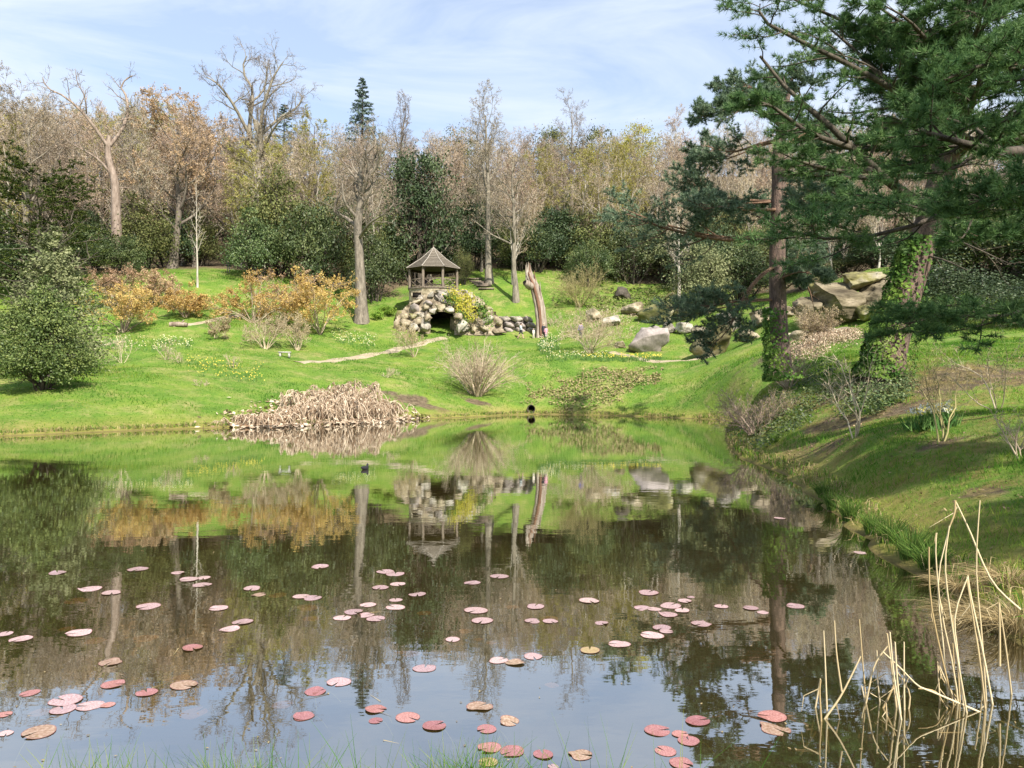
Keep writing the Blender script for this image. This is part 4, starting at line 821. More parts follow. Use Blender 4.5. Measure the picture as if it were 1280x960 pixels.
p = at(985, 31); plant('twiggy_bush', 'brown twiggy bush at the foot of the red barked pine', 'shrub', shrub(592, 30, 1.7, 1.1, .02, .12, 6, 5, 4, .012, .5, 'twig_brown', 'bud_lime', 900, .045), p, 0, 1, None, 'stems')
DW = [(1068, 537, 425, 18.2, 'forked yellow stemmed sapling at the brink of the right bank', 3, .55), (1177, 545, 408, 15, 'bare sapling with a mulched foot beside the daffodil clump', 3, .5), (1247, 517, 408, 18.5, 'sapling with pale unfolding leaves near the right edge', 3, .6), (1276, 560, 500, 13, 'low bare sapling leaning in at the right edge', 4, 1.2)]
for i, (px, py, top, d, lb, n_, sp_) in enumerate(DW):
    p = at(px, d); H = P(px, top, d)[2] - p[2]
    ms = shrub(600 + i, n_ + 1, H * 1.0, sp_, .019, .17, 7, 6, 3, .008, .5, 'twig_pale' if i != 1 else 'twig_olive', 'bud_buff' if i == 2 else None, 420, .055, .1, base=.04)
    plant('dogwood_sapling', lb, 'sapling', ms, p, i * 2.1, 1, None, 'stems')

# heap of dead giant leaves at the far shore
def heap():
    rng = np.random.default_rng(71); g_ = Geo(); spots = []
    for px, d, h, k in [(322, 41.8, .8, 60), (335, 42, .9, 34), (365, 43.5, 1.1, 30), (395, 44.5, 1.5, 40), (420, 46, 1.9, 45), (440, 47.5, 2.0, 45), (465, 49, 1.7, 40), (485, 50.3, 1.3, 36), (410, 48.5, 2.0, 40), (450, 51, 1.9, 40), (375, 46.5, 1.5, 30), (430, 44.8, .9, 34), (470, 47.6, .8, 30), (350, 41.8, .6, 24)]:
        c = at(px, d); spots.append((c, h, k))
    for c, h, k in spots:
        a = rng.random(k) * 6.28; L = rng.uniform(.5, 1.25, k) * (h / 1.4 + .3); s = np.linspace(0, 1, 6)[None, :, None]
        d = np.c_[np.cos(a), np.sin(a), np.zeros(k)][:, None]; b0 = c + np.c_[rng.normal(size=(k, 2)) * .55, np.zeros(k)]
        z = h * rng.uniform(.55, 1.05, k)[:, None, None]
        pts = b0[:, None] + d * s * L[:, None, None] + A([0, 0, 1.]) * (z * (2.6 * s * (1 - s) + .25 * (1 - s)) - .05)
        pts = pts + rng.normal(size=pts.shape) * .05
        tubes(g_, pts, np.full((k, 6), .020) * rng.uniform(.6, 1.4, k)[:, None], 4, 0, rng.random(k))
        # collapsed leaves hanging from the stalk ends
        n_ = k * 8; idx = np.repeat(np.arange(k), 8); p_, t_, _, _ = sample(pts, idx, rng.uniform(.3, 1, n_)); leaves(g_, p_ - A([0, 0, .1]), np.c_[rng.normal(size=(n_, 2)), np.full(n_, .5)], .26, rng, .45, 0, .8)
        bl, _, _, _ = sample(pts, np.repeat(np.arange(k), 16), rng.uniform(.1, 1, k * 16)); st = np.stack([bl, bl + np.c_[rng.normal(size=(len(bl), 2)) * .12, -rng.uniform(.15, .5, len(bl))]], 1); ribbons(g_, st, np.full(len(st), .04), rng)
        m_ = 220; pf = np.c_[c[0] + rng.normal(size=m_) * 1.1, c[1] + rng.normal(size=m_) * 1.0, np.zeros(m_)]; pf[:, 2] = np.maximum(gh(pf[:, 0], pf[:, 1]), 0.02) + .08; leaves(g_, pf, A([0, 0, 1.]) + 0 * pf, .3, rng, .6, 0, .5)
    return g_.mesh('dead_leaves', M['dead_leaf'])
single('dead_gunnera', heap(), 'heap of collapsed tan giant leaves and stalks at the far shore', 'dead plants', kind='stuff')

# ------------------------------------------------------------------ rocks
def rock_geo(seed, sub=3, rough=.16, cuts=7, flat=1., deep=.68):
    import bmesh
    bm = bmesh.new(); bmesh.ops.create_icosphere(bm, subdivisions=sub, radius=1.)
    V = A([v.co[:] for v in bm.verts]); F = A([[v.index for v in f.verts] for f in bm.faces]); bm.free()
    if cuts: V = V * (1 - .55) + .55 * V / np.abs(V).max(1, keepdims=True) * .82
    rng = np.random.default_rng(seed)
    for _ in range(cuts):
        nn = nrm(rng.normal(size=3)); dd = rng.uniform(deep - .16, deep + .1); ex = np.maximum(V @ nn - dd, 0); V = V - ex[:, None] * nn * .94
    f = (vnoise(V[:, 0] + 9, V[:, 1] + V[:, 2] * 1.7 + 9, 2.1, seed % 17) - .5) * rough + (vnoise(V[:, 0] * 1.3 + V[:, 2] + 9, V[:, 1] + 9, 5., seed % 13) - .5) * rough * .5
    for sc_, am_ in ((3.3, .5), (7., .3), (14., .16)):
        f = f + (vnoise(V[:, 0] + V[:, 2] * .7 + 20, V[:, 1] - V[:, 2] * .6 + 20, sc_, seed % 11) + vnoise(V[:, 2] + 20, V[:, 0] * .5 - V[:, 1] + 20, sc_, seed % 7) - 1) * rough * am_
    V = V * (1 + f)[:, None]; V[:, 2] *= flat
    return V, F
def rock_mesh(seed, m, sub=3, **k):
    V, F = rock_geo(seed, sub, **k); g_ = Geo(); g_.add(V, T=F); return g_.mesh('rock', M[m])
BL = [(808, 440, 54, 38, 72, 'rock_slab', 'big smooth grey boulder beside the path, tilted to the right'), (892, 449, 66, 42, 68, 'rock_moss', 'big mottled mossy boulder under the hanging pine branch'), (822, 403, 50, 27, 82, 'rock_moss', 'flat topped cracked boulder above the smooth grey boulder'),
      (853, 418, 24, 15, 77, 'rock', 'small pale boulder left of the pair below the flat topped one'), (875, 421, 28, 16, 75, 'rock_warm', 'rounded brown boulder in the middle of the boulder row'), (912, 413, 42, 24, 74, 'rock', 'pale squarish boulder behind the pine branch'),
      (837, 422, 20, 12, 78, 'rock', 'small stone between the smooth grey boulder and the pale one'), (778, 375, 26, 16, 95, 'rock_dark', 'dark hollowed rock high on the slope under the shrubs'), (742, 402, 24, 16, 84, 'rock_warm', 'weathered stone half hidden by the tan shrub'),
      (787, 402, 30, 16, 86, 'rock_warm', 'brownish flat stone left of the flat topped boulder'), (884, 397, 16, 10, 82, 'rock_warm', 'small tan stone at the edge of the upper boulders'), (838, 372, 24, 13, 93, 'rock_moss', 'mossy stone at the foot of the pale thin trunk'), (765, 408, 26, 14, 82, 'rock', 'grey stone behind the smooth boulder to the left'),
      (935, 425, 40, 18, 66, 'rock_warm', 'low sandy boulder just left of the red barked pine'), (850, 398, 26, 12, 84, 'rock_moss', 'mossy ledge right of the flat topped boulder'), (955, 405, 44, 22, 70, 'rock_warm', 'sandy boulder behind the red barked pine trunk'), (775, 440, 18, 9, 74, 'rock_warm', 'low brown stone at the left end of the short path')]
for i, (px, py, w, h, d, m, lb) in enumerate(BL):
    p = at(px, d); W = mpx(w, d) / 2; H = mpx(h, d)
    single('boulder', rock_mesh(700 + i, m, 4, cuts=11, rough=.16, deep=.62), lb, 'boulder', 'boulders on the right slope', None, p + A([0, 0, H * .36]), i * 1.3, (W * 1.12, W * 1.0, H * .66))
# sandstone outcrop: stacked beds with dark joints
oc = at(1066, 60) + A([0, 0, .3]); o = thing('sandstone_outcrop', 'long layered sandstone outcrop topped with trees, behind the leaning pine', 'outcrop', oc)
for i, (dx, dy, z, sx, sy, sz, m) in enumerate([(-.9, 0, 1.0, 2.9, 1.9, 1.75, 'rock_bed'), (2.1, .1, 1.1, 2.5, 1.8, 1.8, 'rock_bed'), (-3.6, .4, .7, 2.0, 1.5, 1.35, 'rock_bed'), (.6, .7, 2.9, 3.4, 1.9, 1.1, 'rock_moss'), (-2.2, .9, 2.4, 1.9, 1.6, .95, 'rock_moss'), (2.9, .9, 2.8, 1.9, 1.7, 1.0, 'rock_bed'), (.4, -1.2, .3, 1.4, 1.0, .8, 'rock_moss'), (-5.2, .8, .5, 1.5, 1.3, 1.0, 'rock_bed')]):
    part('rock_bed', rock_mesh(740 + i, m, 5, cuts=18, rough=.22, deep=.58), o, (dx, dy, z), i * .25, (sx, sy, sz * 1.15))
for i, (px, w, h, d) in enumerate([(1000, 34, 14, 56), (1030, 38, 16, 55), (1055, 30, 12, 54), (985, 24, 12, 58)]):
    p = at(px, d); single('boulder', rock_mesh(760 + i, 'rock_warm', 3), ['low sandy stone left of the twiggy bush by the outcrop', 'low sandy stone at the middle foot of the outcrop', 'low sandy stone at the right foot of the outcrop', 'small sandy stone right of the red barked pine'][i], 'boulder', 'boulders on the right slope', None, p + A([0, 0, mpx(h, d) * .3]), i, (mpx(w, d) / 2 * 1.1, mpx(w, d) / 2, mpx(h, d) * .7))

# ------------------------------------------------------------------ grotto with its arch of stones
GD = 84.; G0 = at(554, GD); G0[2] = P(554, 417, GD)[2]
gro = thing('rock_grotto', 'mound of piled pale stones with a dark cave mouth under the gazebo', 'grotto', G0)
def gl_(px, py, d): return P(px, py, d) - G0
stones = [rock_mesh(780 + i, m, 3, cuts=16, rough=.3, deep=.55) for i, m in enumerate(['rock', 'rock_warm', 'rock', 'rock_warm', 'rock_slab', 'rock', 'rock_moss', 'rock_warm'])]
topx = [492, 500, 512, 525, 545, 570, 588, 602, 614, 626]; topy = [404, 392, 380, 371, 366, 364, 368, 374, 387, 400]
rg = np.random.default_rng(77); row = 0; py = 417.
while py > 362:
    hgt = rg.uniform(7.0, 10.) * (.9 if py < 385 else 1.1); px = 492 + rg.random() * 8
    while px < 628:
        w = rg.uniform(9, 22); cx, cy = px + w / 2, py - hgt / 2 + rg.uniform(-2, 2)
        if cy > np.interp(cx, topx, topy) and not (535.5 < cx < 572 and cy > 393 - 4 * math.cos((cx - 553) / 17 * 1.5)):
            dd = GD - 1.65 + (417 - cy) / 55 * 1.7 + abs(cx - 556) / 70 * 1.2 + rg.uniform(-.25, .25)
            k = rg.integers(8) if cy < 398 else [1, 3, 7, 0, 1, 3, 7, 6][rg.integers(8)]
            c = gl_(cx, cy, dd); W = mpx(w, dd) / 2
            st = part('stone', stones[k], gro, c, rg.uniform(-.4, .4), (W * 1.4, W * .95, mpx(hgt, dd) / 2 * rg.uniform(1.2, 1.8))); st.rotation_euler = (rg.uniform(-.3, .3), rg.uniform(-.5, .5), rg.uniform(-.6, .6))
        px += w * .92
    py -= hgt * .84
for i, (px, py, w, h) in enumerate([(533, 408, 13, 20), (534, 395, 12, 12), (540, 389, 13, 9), (551, 386, 16, 9), (562, 388, 14, 10), (573, 393, 13, 12), (576, 406, 14, 22)]):   # arch stones round the mouth
    st = part('arch_stone', stones[i % 4], gro, gl_(px, py + (2 if i in (1, 5) else 0), GD - 2.3), 0, (mpx(w, GD) / 2 * 1.35, .9, mpx(h, GD) / 2 * 1.4)); st.rotation_euler = (0, (i - 3) * .16, 0)
def craggy():
    cx_, cy_ = np.meshgrid(np.linspace(492, 628, 69), np.linspace(358, 419, 32), indexing='ij'); dd_ = GD - 1.45 + (417 - cy_) / 55 * 1.75 + np.abs(cx_ - 556) / 70 * 1.2
    dd_ = dd_ + .75 * (vnoise(cx_, cy_, .09, 51) - .5) + .5 * (vnoise(cx_, cy_, .24, 52) - .5) + .2 * (vnoise(cx_, cy_, .6, 53) - .5)
    V = np.stack([(cx_ - 640) / FPX * dd_, dd_, CAMH - (cy_ - 480) / FPX * dd_], -1) - G0
    i, j = np.meshgrid(np.arange(68), np.arange(31), indexing='ij'); mx_, my_ = cx_[:-1, :-1] + 1, cy_[:-1, :-1] + 1
    ok = (my_ > np.interp(mx_, topx, topy) - 1 + 3 * (vnoise(mx_, my_, .2, 54) - .5)) & ~((np.abs(mx_ - 553.5) < 15.5) & (my_ > 394 - 5 * np.cos((mx_ - 553.5) / 15.5 * 1.5)))
    Q = np.stack([i * 32 + j, (i + 1) * 32 + j, (i + 1) * 32 + j + 1, i * 32 + j + 1], -1)[ok]
    return Geo().add(V.reshape(-1, 3), Q=Q).mesh('rock_face', M['rock_warm'])
part('rock_face', craggy(), gro)
for sx, px in ((-1, 512), (1, 597)):
    part('rubble_core', rock_mesh(800 + sx, 'rock_moss', 3), gro, gl_(px, 404, GD + 2.2), 0, (1.9, 2.2, 1.9))
part('rubble_core', rock_mesh(803, 'rock_dark', 3), gro, gl_(552, 376, GD + 4.2), 0, (4.4, 2.8, 1.3))
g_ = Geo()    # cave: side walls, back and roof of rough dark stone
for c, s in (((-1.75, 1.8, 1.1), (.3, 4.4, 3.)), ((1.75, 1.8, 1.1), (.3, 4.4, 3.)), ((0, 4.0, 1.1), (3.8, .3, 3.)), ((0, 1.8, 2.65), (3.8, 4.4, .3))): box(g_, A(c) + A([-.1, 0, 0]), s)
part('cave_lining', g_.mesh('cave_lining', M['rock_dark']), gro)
g_ = Geo(); V, F = rock_geo(805, 3, .1, 7); g_.add(V * A([.55, .5, 1.3]) + A([1.15, .9, .9]), T=F); part('cave_pillar', g_.mesh('cave_pillar', M['rock_warm']), gro)
# retaining wall to the right of the mound, of coursed stones
rg = np.random.default_rng(78); wl0 = at(637, 84.5); wz0 = P(637, 416, 84.5)
wal = thing('stone_wall', 'low grey stone retaining wall between the grotto and the dead snag', 'wall', wz0)
g_ = Geo(); box(g_, (0, .9, .85), (4.4, .9, 1.9)); part('wall_core', g_.mesh('wall_core', M['rock_dark']), wal)
for r_ in range(3):
    x = -2.2 - rg.random() * .3
    while x < 2.1:
        w = rg.uniform(.9, 1.6); part('stone', stones[[4, 2, 4, 5][rg.integers(4)]], wal, (x + w / 2, .35 + rg.uniform(-.06, .06), .25 + r_ * .62), rg.uniform(-.1, .1), (w / 2 * 1.6, .55, .46)); x += w
# plinth under the gazebo
GZ0 = P(542, 362, 87.5); R_P = 2.85
def octo(rad, z, off=math.radians(-18 - 90)): return A([[rad * math.cos(off + k * math.pi / 4), rad * math.sin(off + k * math.pi / 4), z] for k in range(8)])
gz = thing('gazebo', 'octagonal rustic wooden gazebo with a shingled conical roof on the grotto', 'gazebo', GZ0)
def prism(g_, a, b, mat=0):
    n_ = len(a); V = np.concatenate([a, b]); k = np.arange(n_); g_.add(V, Q=np.stack([k, (k + 1) % n_, (k + 1) % n_ + n_, k + n_], -1), mat=mat)
    for e in (a, b): g_.add(np.concatenate([e, e.mean(0)[None]]), T=np.stack([k, (k + 1) % n_, np.full(n_, n_)], -1), mat=mat)
g_ = Geo(); prism(g_, octo(R_P + .1, -2.4), octo(R_P + .1, -.12)); part('plinth', g_.mesh('plinth', M['rock_warm']), gz)
g_ = Geo(); prism(g_, octo(R_P + .22, -.12), octo(R_P + .22, .03)); part('deck', g_.mesh('deck', M['wood']), gz)
wpos = P(521, 369, 84.6) - GZ0
g_ = Geo(); box(g_, wpos + A([0, .03, 0]), (.95, .1, .55)); wd = part('window', g_.mesh('window', M['black']), gz)
g_ = Geo()
for c, s in (((0, -.04, .33), (1.15, .14, .1)), ((0, -.04, -.33), (1.15, .14, .1)), ((-.53, -.04, 0), (.1, .14, .56)), ((.53, -.04, 0), (.1, .14, .56))): box(g_, wpos + A(c), s)
part('window_frame', g_.mesh('window_frame', M['rock_warm']), wd)
po = octo(R_P, 0)
for k in range(8):
    a, b2 = po[k], po[(k + 1) % 8]; rr = np.random.default_rng(900 + k)
    g_ = Geo(); pp = path([a + A([0, 0, 0]), a + A([rr.normal() * .03, rr.normal() * .03, 1.1]), a + A([0, 0, 2.2])], 7); tubes(g_, pp, np.linspace(.17, .14, 7) * rr.uniform(.92, 1.1, 7), 8, cap=True)
    ps = part('post', g_.mesh('post', M['wood']), gz)
    mid = (a + b2) / 2
    g_ = Geo(); beam(g_, a + A([0, 0, 2.24]), b2 + A([0, 0, 2.24]), .16, .2); part('beam', g_.mesh('beam', M['wood_dark']), gz)
    for q_, w_ in ((a, b2), (b2, a)):    # curved knee braces
        g_ = Geo(); t_ = nrm(w_ - q_); tubes(g_, path([q_ + t_ * .08 + A([0, 0, 1.75]), q_ + t_ * .25 + A([0, 0, 2.05]), q_ + t_ * .5 + A([0, 0, 2.2])], 5), np.full(5, .05), 5); part('brace', g_.mesh('brace', M['wood_dark']), gz)
    if mid[1] < 2.2 or k % 3:
        a2, b3 = a + nrm(b2 - a) * .16, b2 - nrm(b2 - a) * .16
        rl = thing_r = part('railing', None, gz) if False else None
        g_ = Geo(); beam(g_, a2 + A([0, 0, .92]), b3 + A([0, 0, .92]), .1, .09); rail = part('railing', g_.mesh('railing', M['wood']), gz)
        g_ = Geo(); beam(g_, a2 + A([0, 0, .15]), b3 + A([0, 0, .15]), .09, .08); part('bottom_rail', g_.mesh('bottom_rail', M['wood']), rail)
        for s0 in (0, .5):
            u0, u1 = a2 + (b3 - a2) * s0, a2 + (b3 - a2) * (s0 + .5)
            for z0, z1, off in ((.19, .88, 0.0), (.88, .19, .035)):
                g_ = Geo(); yo = nrm(A([mid[0], mid[1], 0])) * off; beam(g_, u0 + A([0, 0, z0]) + yo, u1 + A([0, 0, z1]) + yo, .045, .05); part('cross_brace', g_.mesh('cross_brace', M['wood']), rail)
RE, RM, RT = octo(3.25, 2.18), octo(1.55, 3.32), octo(.12, 4.62)
g_ = Geo(); prism(g_, octo(2.95, 2.36), octo(2.6, 2.46)); roof = part('roof', g_.mesh('roof', M['wood_dark']), gz)
for k in range(8):
    e0, e1, m0, m1, t0_, t1_ = RE[k], RE[(k + 1) % 8], RM[k], RM[(k + 1) % 8], RT[k], RT[(k + 1) % 8]
    g_ = Geo(); nrow = 12
    for j in range(nrow):       # overlapping shingle courses
        f0, f1 = j / nrow, (j + 1) / nrow
        def at_f(f, A0, A1, A2): return A0 + (A1 - A0) * f * 2 if f < .5 else A1 + (A2 - A1) * (f - .5) * 2
        lo0, lo1, hi0, hi1 = at_f(f0, e0, m0, t0_), at_f(f0, e1, m1, t1_), at_f(f1, e0, m0, t0_), at_f(f1, e1, m1, t1_)
        out_ = nrm(A([(lo0 + lo1)[0], (lo0 + lo1)[1], 1.2])) * .07
        g_.add([lo0 + out_, lo1 + out_, hi1 + out_ * .15, hi0 + out_ * .15, lo0 - out_ * .3, lo1 - out_ * .3], Q=[[0, 1, 2, 3], [4, 5, 1, 0]])
    pn = part('roof_panel', g_.mesh('roof_panel', M['shingle']), roof)
    g_ = Geo(); tubes(g_, np.stack([e0, m0, t0_]) + A([0, 0, .07]), A([.06, .055, .05]), 5); part('ridge_cap', g_.mesh('ridge_cap', M['shingle_ridge']), roof)
g_ = Geo(); tubes(g_, A([[0, 0, 4.5], [0, 0, 4.75], [0, 0, 4.85]]), A([.16, .12, .02]), 8); part('finial', g_.mesh('finial', M['shingle_ridge']), roof)

# ivy and golden growth on the grotto
def spill(seed, pts, n, size, m, sp=.5):
    rng = np.random.default_rng(seed); c = A(pts)[rng.integers(0, len(pts), n)] + rng.normal(size=(n, 3)) * A([sp, .25, sp]); g_ = Geo(); leaves(g_, c, A([0, -1., .4]) + 0 * c, size, rng, .7, 0, .7); return g_.mesh('leaves', M[m])
single('golden_ivy', spill(91, [P(px, py, GD - 1.9 + (417 - py) / 55 * 1.7 - .75) for px, py in ((585, 372), (587, 380), (586, 388), (590, 394), (578, 378), (570, 372), (566, 366), (574, 384))], 900, .2, 'leaf_gold', .38), 'yellow green creeper spilling over the right of the grotto', 'creeper')
single('ivy', spill(92, [P(px, py, GD - 1.9 + (417 - py) / 55 * 1.7 - .75) for px, py in ((562, 370), (565, 376), (572, 378), (600, 378), (603, 386), (606, 392), (575, 392), (612, 402), (580, 400))], 800, .19, 'leaf_ivy', .35), 'green ivy over the right half of the grotto stones', 'ivy')
for px, d, w, lb in ((478, 88, 12, 'left of three small green bushes beside the grotto'), (487, 87.5, 14, 'middle of three small green bushes beside the grotto'), (472, 86, 13, 'lowest of three small green bushes beside the grotto')):
    plant('box_bush', lb, 'bush', bushy(93 + px, [((0, 0, .5), (.6, .6, .55))], 26, 40, .14, 'leaf_fresh', False), at(px, d), 0, mpx(w, d) / 1.2)
# wooden steps behind the gazebo
st0 = at(603, 95); sw = thing('wooden_steps', 'flight of worn timber steps climbing the bank right of the gazebo', 'steps', st0)
for k in range(6):
    x = -k * .32 - .1; y = k * .75; g_ = Geo(); box(g_, (x + .6, y, g1(st0[0] + x + .6, st0[1] + y) - st0[2] + .08), (1.9, .5, .2)); part('step', g_.mesh('step', M['wood']), sw)

# ------------------------------------------------------------------ dead snag
def snag():
    rng = np.random.default_rng(95); d0 = 83.5; b0 = at(672, d0); o = thing('dead_snag', 'jagged leaning dead trunk, white and red brown, right of the grotto', 'snag', b0)
    q_ = lambda x, y, dy=0.: P(x, y, d0 + dy) - b0
    ax = path([q_(676, 428), q_(676, 410), q_(674, 385), q_(668, 360), q_(662, 345), q_(660, 337)], 26); rad = np.interp(np.linspace(0, 1, 26), [0, .1, .3, .6, .85, 1], [.80, .62, .54, .52, .42, .24]); n_ = 26
    a = np.linspace(0, 2 * np.pi, n_, endpoint=False); prof = 1 + .16 * np.sin(3 * a + 1) + .1 * np.sin(7 * a) + .05 * rng.normal(size=n_)
    groove = 1 - .42 * np.exp(-((a - 4.75 + .15) / .28) ** 2)
    ring = ax[:, None] + (rad[:, None] * (prof * groove)[None] * (1 + .05 * rng.normal(size=(26, n_))))[..., None] * np.stack([np.cos(a), np.sin(a), 0 * a], -1)[None]
    ring[-1, :, 2] += rng.uniform(-.5, .9, n_); ring[-2, :, 2] += rng.uniform(-.1, .25, n_)
    i, j = np.meshgrid(np.arange(25), np.arange(n_), indexing='ij'); Q = np.stack([i * n_ + j, i * n_ + (j + 1) % n_, (i + 1) * n_ + (j + 1) % n_, (i + 1) * n_ + j], -1)
    part('trunk', Geo().add(ring.reshape(-1, 3), Q=Q).mesh('trunk', M['snag'], True), o)
    k = np.argmin(groove); g_ = Geo(); c = (ax + (ring[:, k] - ax) * .92)[2:-3] + A([0, -.12, 0]); tubes(g_, c, np.interp(np.linspace(0, 1, len(c)), [0, .3, .7, 1], [.15, .18, .16, .06]), 7); part('heartwood', g_.mesh('heartwood', M['heart'], True), o)
    for px, py0, py1, w, m in ((657, 352, 331, .22, 'snag'), (662, 350, 329, .26, 'heart'), (668, 356, 338, .24, 'heart'), (675, 372, 352, .22, 'snag')):
        g_ = Geo(); tubes(g_, path([q_(px + 2, py0 + 8), q_(px + 1, py0, -.2), q_(px, py1, -.2)], 6), np.linspace(w, .02, 6), 6); part('splinter', g_.mesh('splinter', M[m], True), o)
    g_ = Geo(); tubes(g_, path([q_(663, 358, -.4), q_(659, 355, -.95), q_(656, 353, -1.15)], 5), A([.45, .42, .4, .36, .3]), 10); st = part('limb_stub', g_.mesh('limb_stub', M['snag'], True), o)
    g_ = Geo(); tubes(g_, A([q_(656.6, 353.4, -1.08), q_(655.6, 353, -1.2)]), A([.24, .22]), 10, cap=True); part('knot_hole', g_.mesh('knot_hole', M['black']), st)
snag()

# ------------------------------------------------------------------ people, bird, bench, log, drain
def person(loc, label, cols, h=1.7, rz=0., pose='walk', hair='hair', child=False):
    s = h / 1.7; o = thing('person', label, 'person', loc, rz, s)
    if pose == 'sit': J = {'pel': (0, 0, .5), 'che': (0, .03, .95), 'nec': (0, .02, 1.05), 'hed': (0, 0, 1.16), 'top': (0, 0, 1.27), 'k1': (.12, -.45, .52), 'k2': (-.12, -.45, .52), 'f1': (.12, -.47, .05), 'f2': (-.12, -.47, .05), 'e1': (.27, -.1, .72), 'e2': (-.27, -.1, .72), 'h1': (.14, -.36, .62), 'h2': (-.14, -.36, .62)}
    else:
        a = .26 if pose == 'walk' else .04
        J = {'pel': (0, 0, .92), 'che': (0, 0, 1.33), 'nec': (0, -.01, 1.45), 'hed': (0, -.03, 1.56), 'top': (0, -.02, 1.68), 'k1': (.1, -a * .6, .48), 'k2': (-.1, a * .4, .5), 'f1': (.1, -a, .06), 'f2': (-.1, a * 1.3, .08), 'e1': (.27, a * .4, 1.1), 'e2': (-.27, -a * .4, 1.1), 'h1': (.27, -a * .2, .85), 'h2': (-.27, -a * 1.1, .88)}
    z = lambda k: J[k]
    J['s1'] = (.19, z('che')[1], z('che')[2] + .04); J['s2'] = (-.19, z('che')[1], z('che')[2] + .04); J['p1'] = (.1, z('pel')[1], z('pel')[2] - .05); J['p2'] = (-.1, z('pel')[1], z('pel')[2] - .05); J['t1'] = (z('f1')[0], z('f1')[1] - .16, .04); J['t2'] = (z('f2')[0], z('f2')[1] - .16, .05)
    names = list(J); E = [('pel', 'che'), ('che', 'nec'), ('nec', 'hed'), ('hed', 'top'), ('che', 's1'), ('che', 's2'), ('s1', 'e1'), ('e1', 'h1'), ('s2', 'e2'), ('e2', 'h2'), ('pel', 'p1'), ('pel', 'p2'), ('p1', 'k1'), ('k1', 'f1'), ('f1', 't1'), ('p2', 'k2'), ('k2', 'f2'), ('f2', 't2')]
    rad = dict(pel=.15, che=.155, nec=.055, hed=.1, top=.07, s1=.075, s2=.075, e1=.048, e2=.048, h1=.04, h2=.04, p1=.1, p2=.1, k1=.065, k2=.065, f1=.045, f2=.045, t1=.035, t2=.035)
    me = bpy.data.meshes.new('body'); me.from_pydata([J[k] for k in names], [(names.index(a_), names.index(b_)) for a_, b_ in E], []); me.materials.append(layered('clothes', cols))
    ob = part('body', me, o); ob.modifiers.new('skin', 'SKIN'); me.skin_vertices or None
    for k, v in zip(names, me.skin_vertices[0].data): v.radius = (rad[k], rad[k]); v.use_root = (k == 'pel')
    sb = ob.modifiers.new('sub', 'SUBSURF'); sb.levels = 1; sb.render_levels = 2
    V, F = rock_geo(3, 3, .03, 0); t_ = A(J['hed']); V = V * A([.105, .115, .12]); V[:, 2] = np.maximum(V[:, 2], -.02 - .1 * (V[:, 1] > .03))
    part('hair', Geo().add(V + t_ + A([0, .018, .035]), T=F).mesh('hair', M[hair], True), o)
SK = (.5, .33, .25)
for a_ in ():
    pass
person(at(651, 82.5), 'walker in a grey top and dark shorts crossing the grass below the grotto wall', [(.08, (.1, .08, .07)), (.5, SK), (.95, (.03, .03, .04)), (1.42, (.42, .45, .46)), (2, SK)], 1.72, 1.2)
person(at(679.5, 83), 'dark clothed person standing beside the dead snag', [(.08, (.05, .04, .04)), (.9, (.02, .02, .03)), (1.42, (.03, .03, .04)), (2, SK)], 1.5, .4, 'stand', 'hair_grey')
person(at(682.5, 82.6), 'child in a pink coat beside the dark clothed person', [(.08, (.1, .06, .06)), (.6, (.30, .25, .3)), (1.42, (.72, .35, .45)), (2, SK)], 1.2, -.3, 'stand')
person(at(667, 82.8), 'pale clothed child at the foot of the dead snag', [(.08, (.3, .2, .15)), (.8, (.6, .52, .45)), (1.42, (.66, .6, .52)), (2, SK)], 1.1, .8, 'stand', 'hair_grey')
person(at(726, 79), 'person in a violet top behind the tan shrub', [(.08, (.05, .05, .06)), (.9, (.05, .06, .12)), (1.42, (.20, .17, .5)), (2, SK)], 1.65, -.6, 'stand')
person(at(285.5, 95), 'distant person in dark clothes on the far path under the trees', [(.08, (.05, .05, .06)), (.85, (.35, .3, .26)), (1.42, (.02, .02, .04)), (2, SK)], 1.65, .5)
dk = [(.08, (.03, .03, .03)), (.5, (.03, .03, .04)), (.98, (.04, .035, .035)), (2, SK)]
person(GZ0 + A([-.9, .6, .03]), 'left visitor in dark clothes inside the gazebo', [(.08, (.03, .03, .03)), (.9, (.03, .03, .04)), (1.42, (.05, .04, .05)), (2, SK)], 1.45, .5, 'stand')
person(GZ0 + A([-.35, 1.0, .03]), 'right visitor in dark clothes inside the gazebo', [(.08, (.03, .03, .03)), (.9, (.03, .03, .04)), (1.42, (.10, .05, .05)), (2, SK)], 1.4, -.4, 'stand')
# moorhen on the pond
bo = thing('water_bird', 'small black water bird swimming near the far reflection', 'bird', P(456, 587, 20.7) * A([1, 1, 0]), math.radians(60), .8)
g_ = Geo(); tubes(g_, path([(-.17, 0, .10), (-.12, 0, .07), (0, 0, .045), (.09, 0, .05), (.125, 0, .10), (.135, 0, .155), (.165, 0, .175)], 14), np.interp(np.linspace(0, 1, 14), [0, .12, .35, .55, .7, .82, .93, 1], [.008, .045, .082, .072, .036, .03, .036, .012]), 10); part('body', g_.mesh('body', M['bird'], True), bo)
g_ = Geo(); tubes(g_, A([(.165, 0, .175), (.205, 0, .165)]), A([.014, .003]), 6); part('bill', g_.mesh('bill', M['bill']), bo)
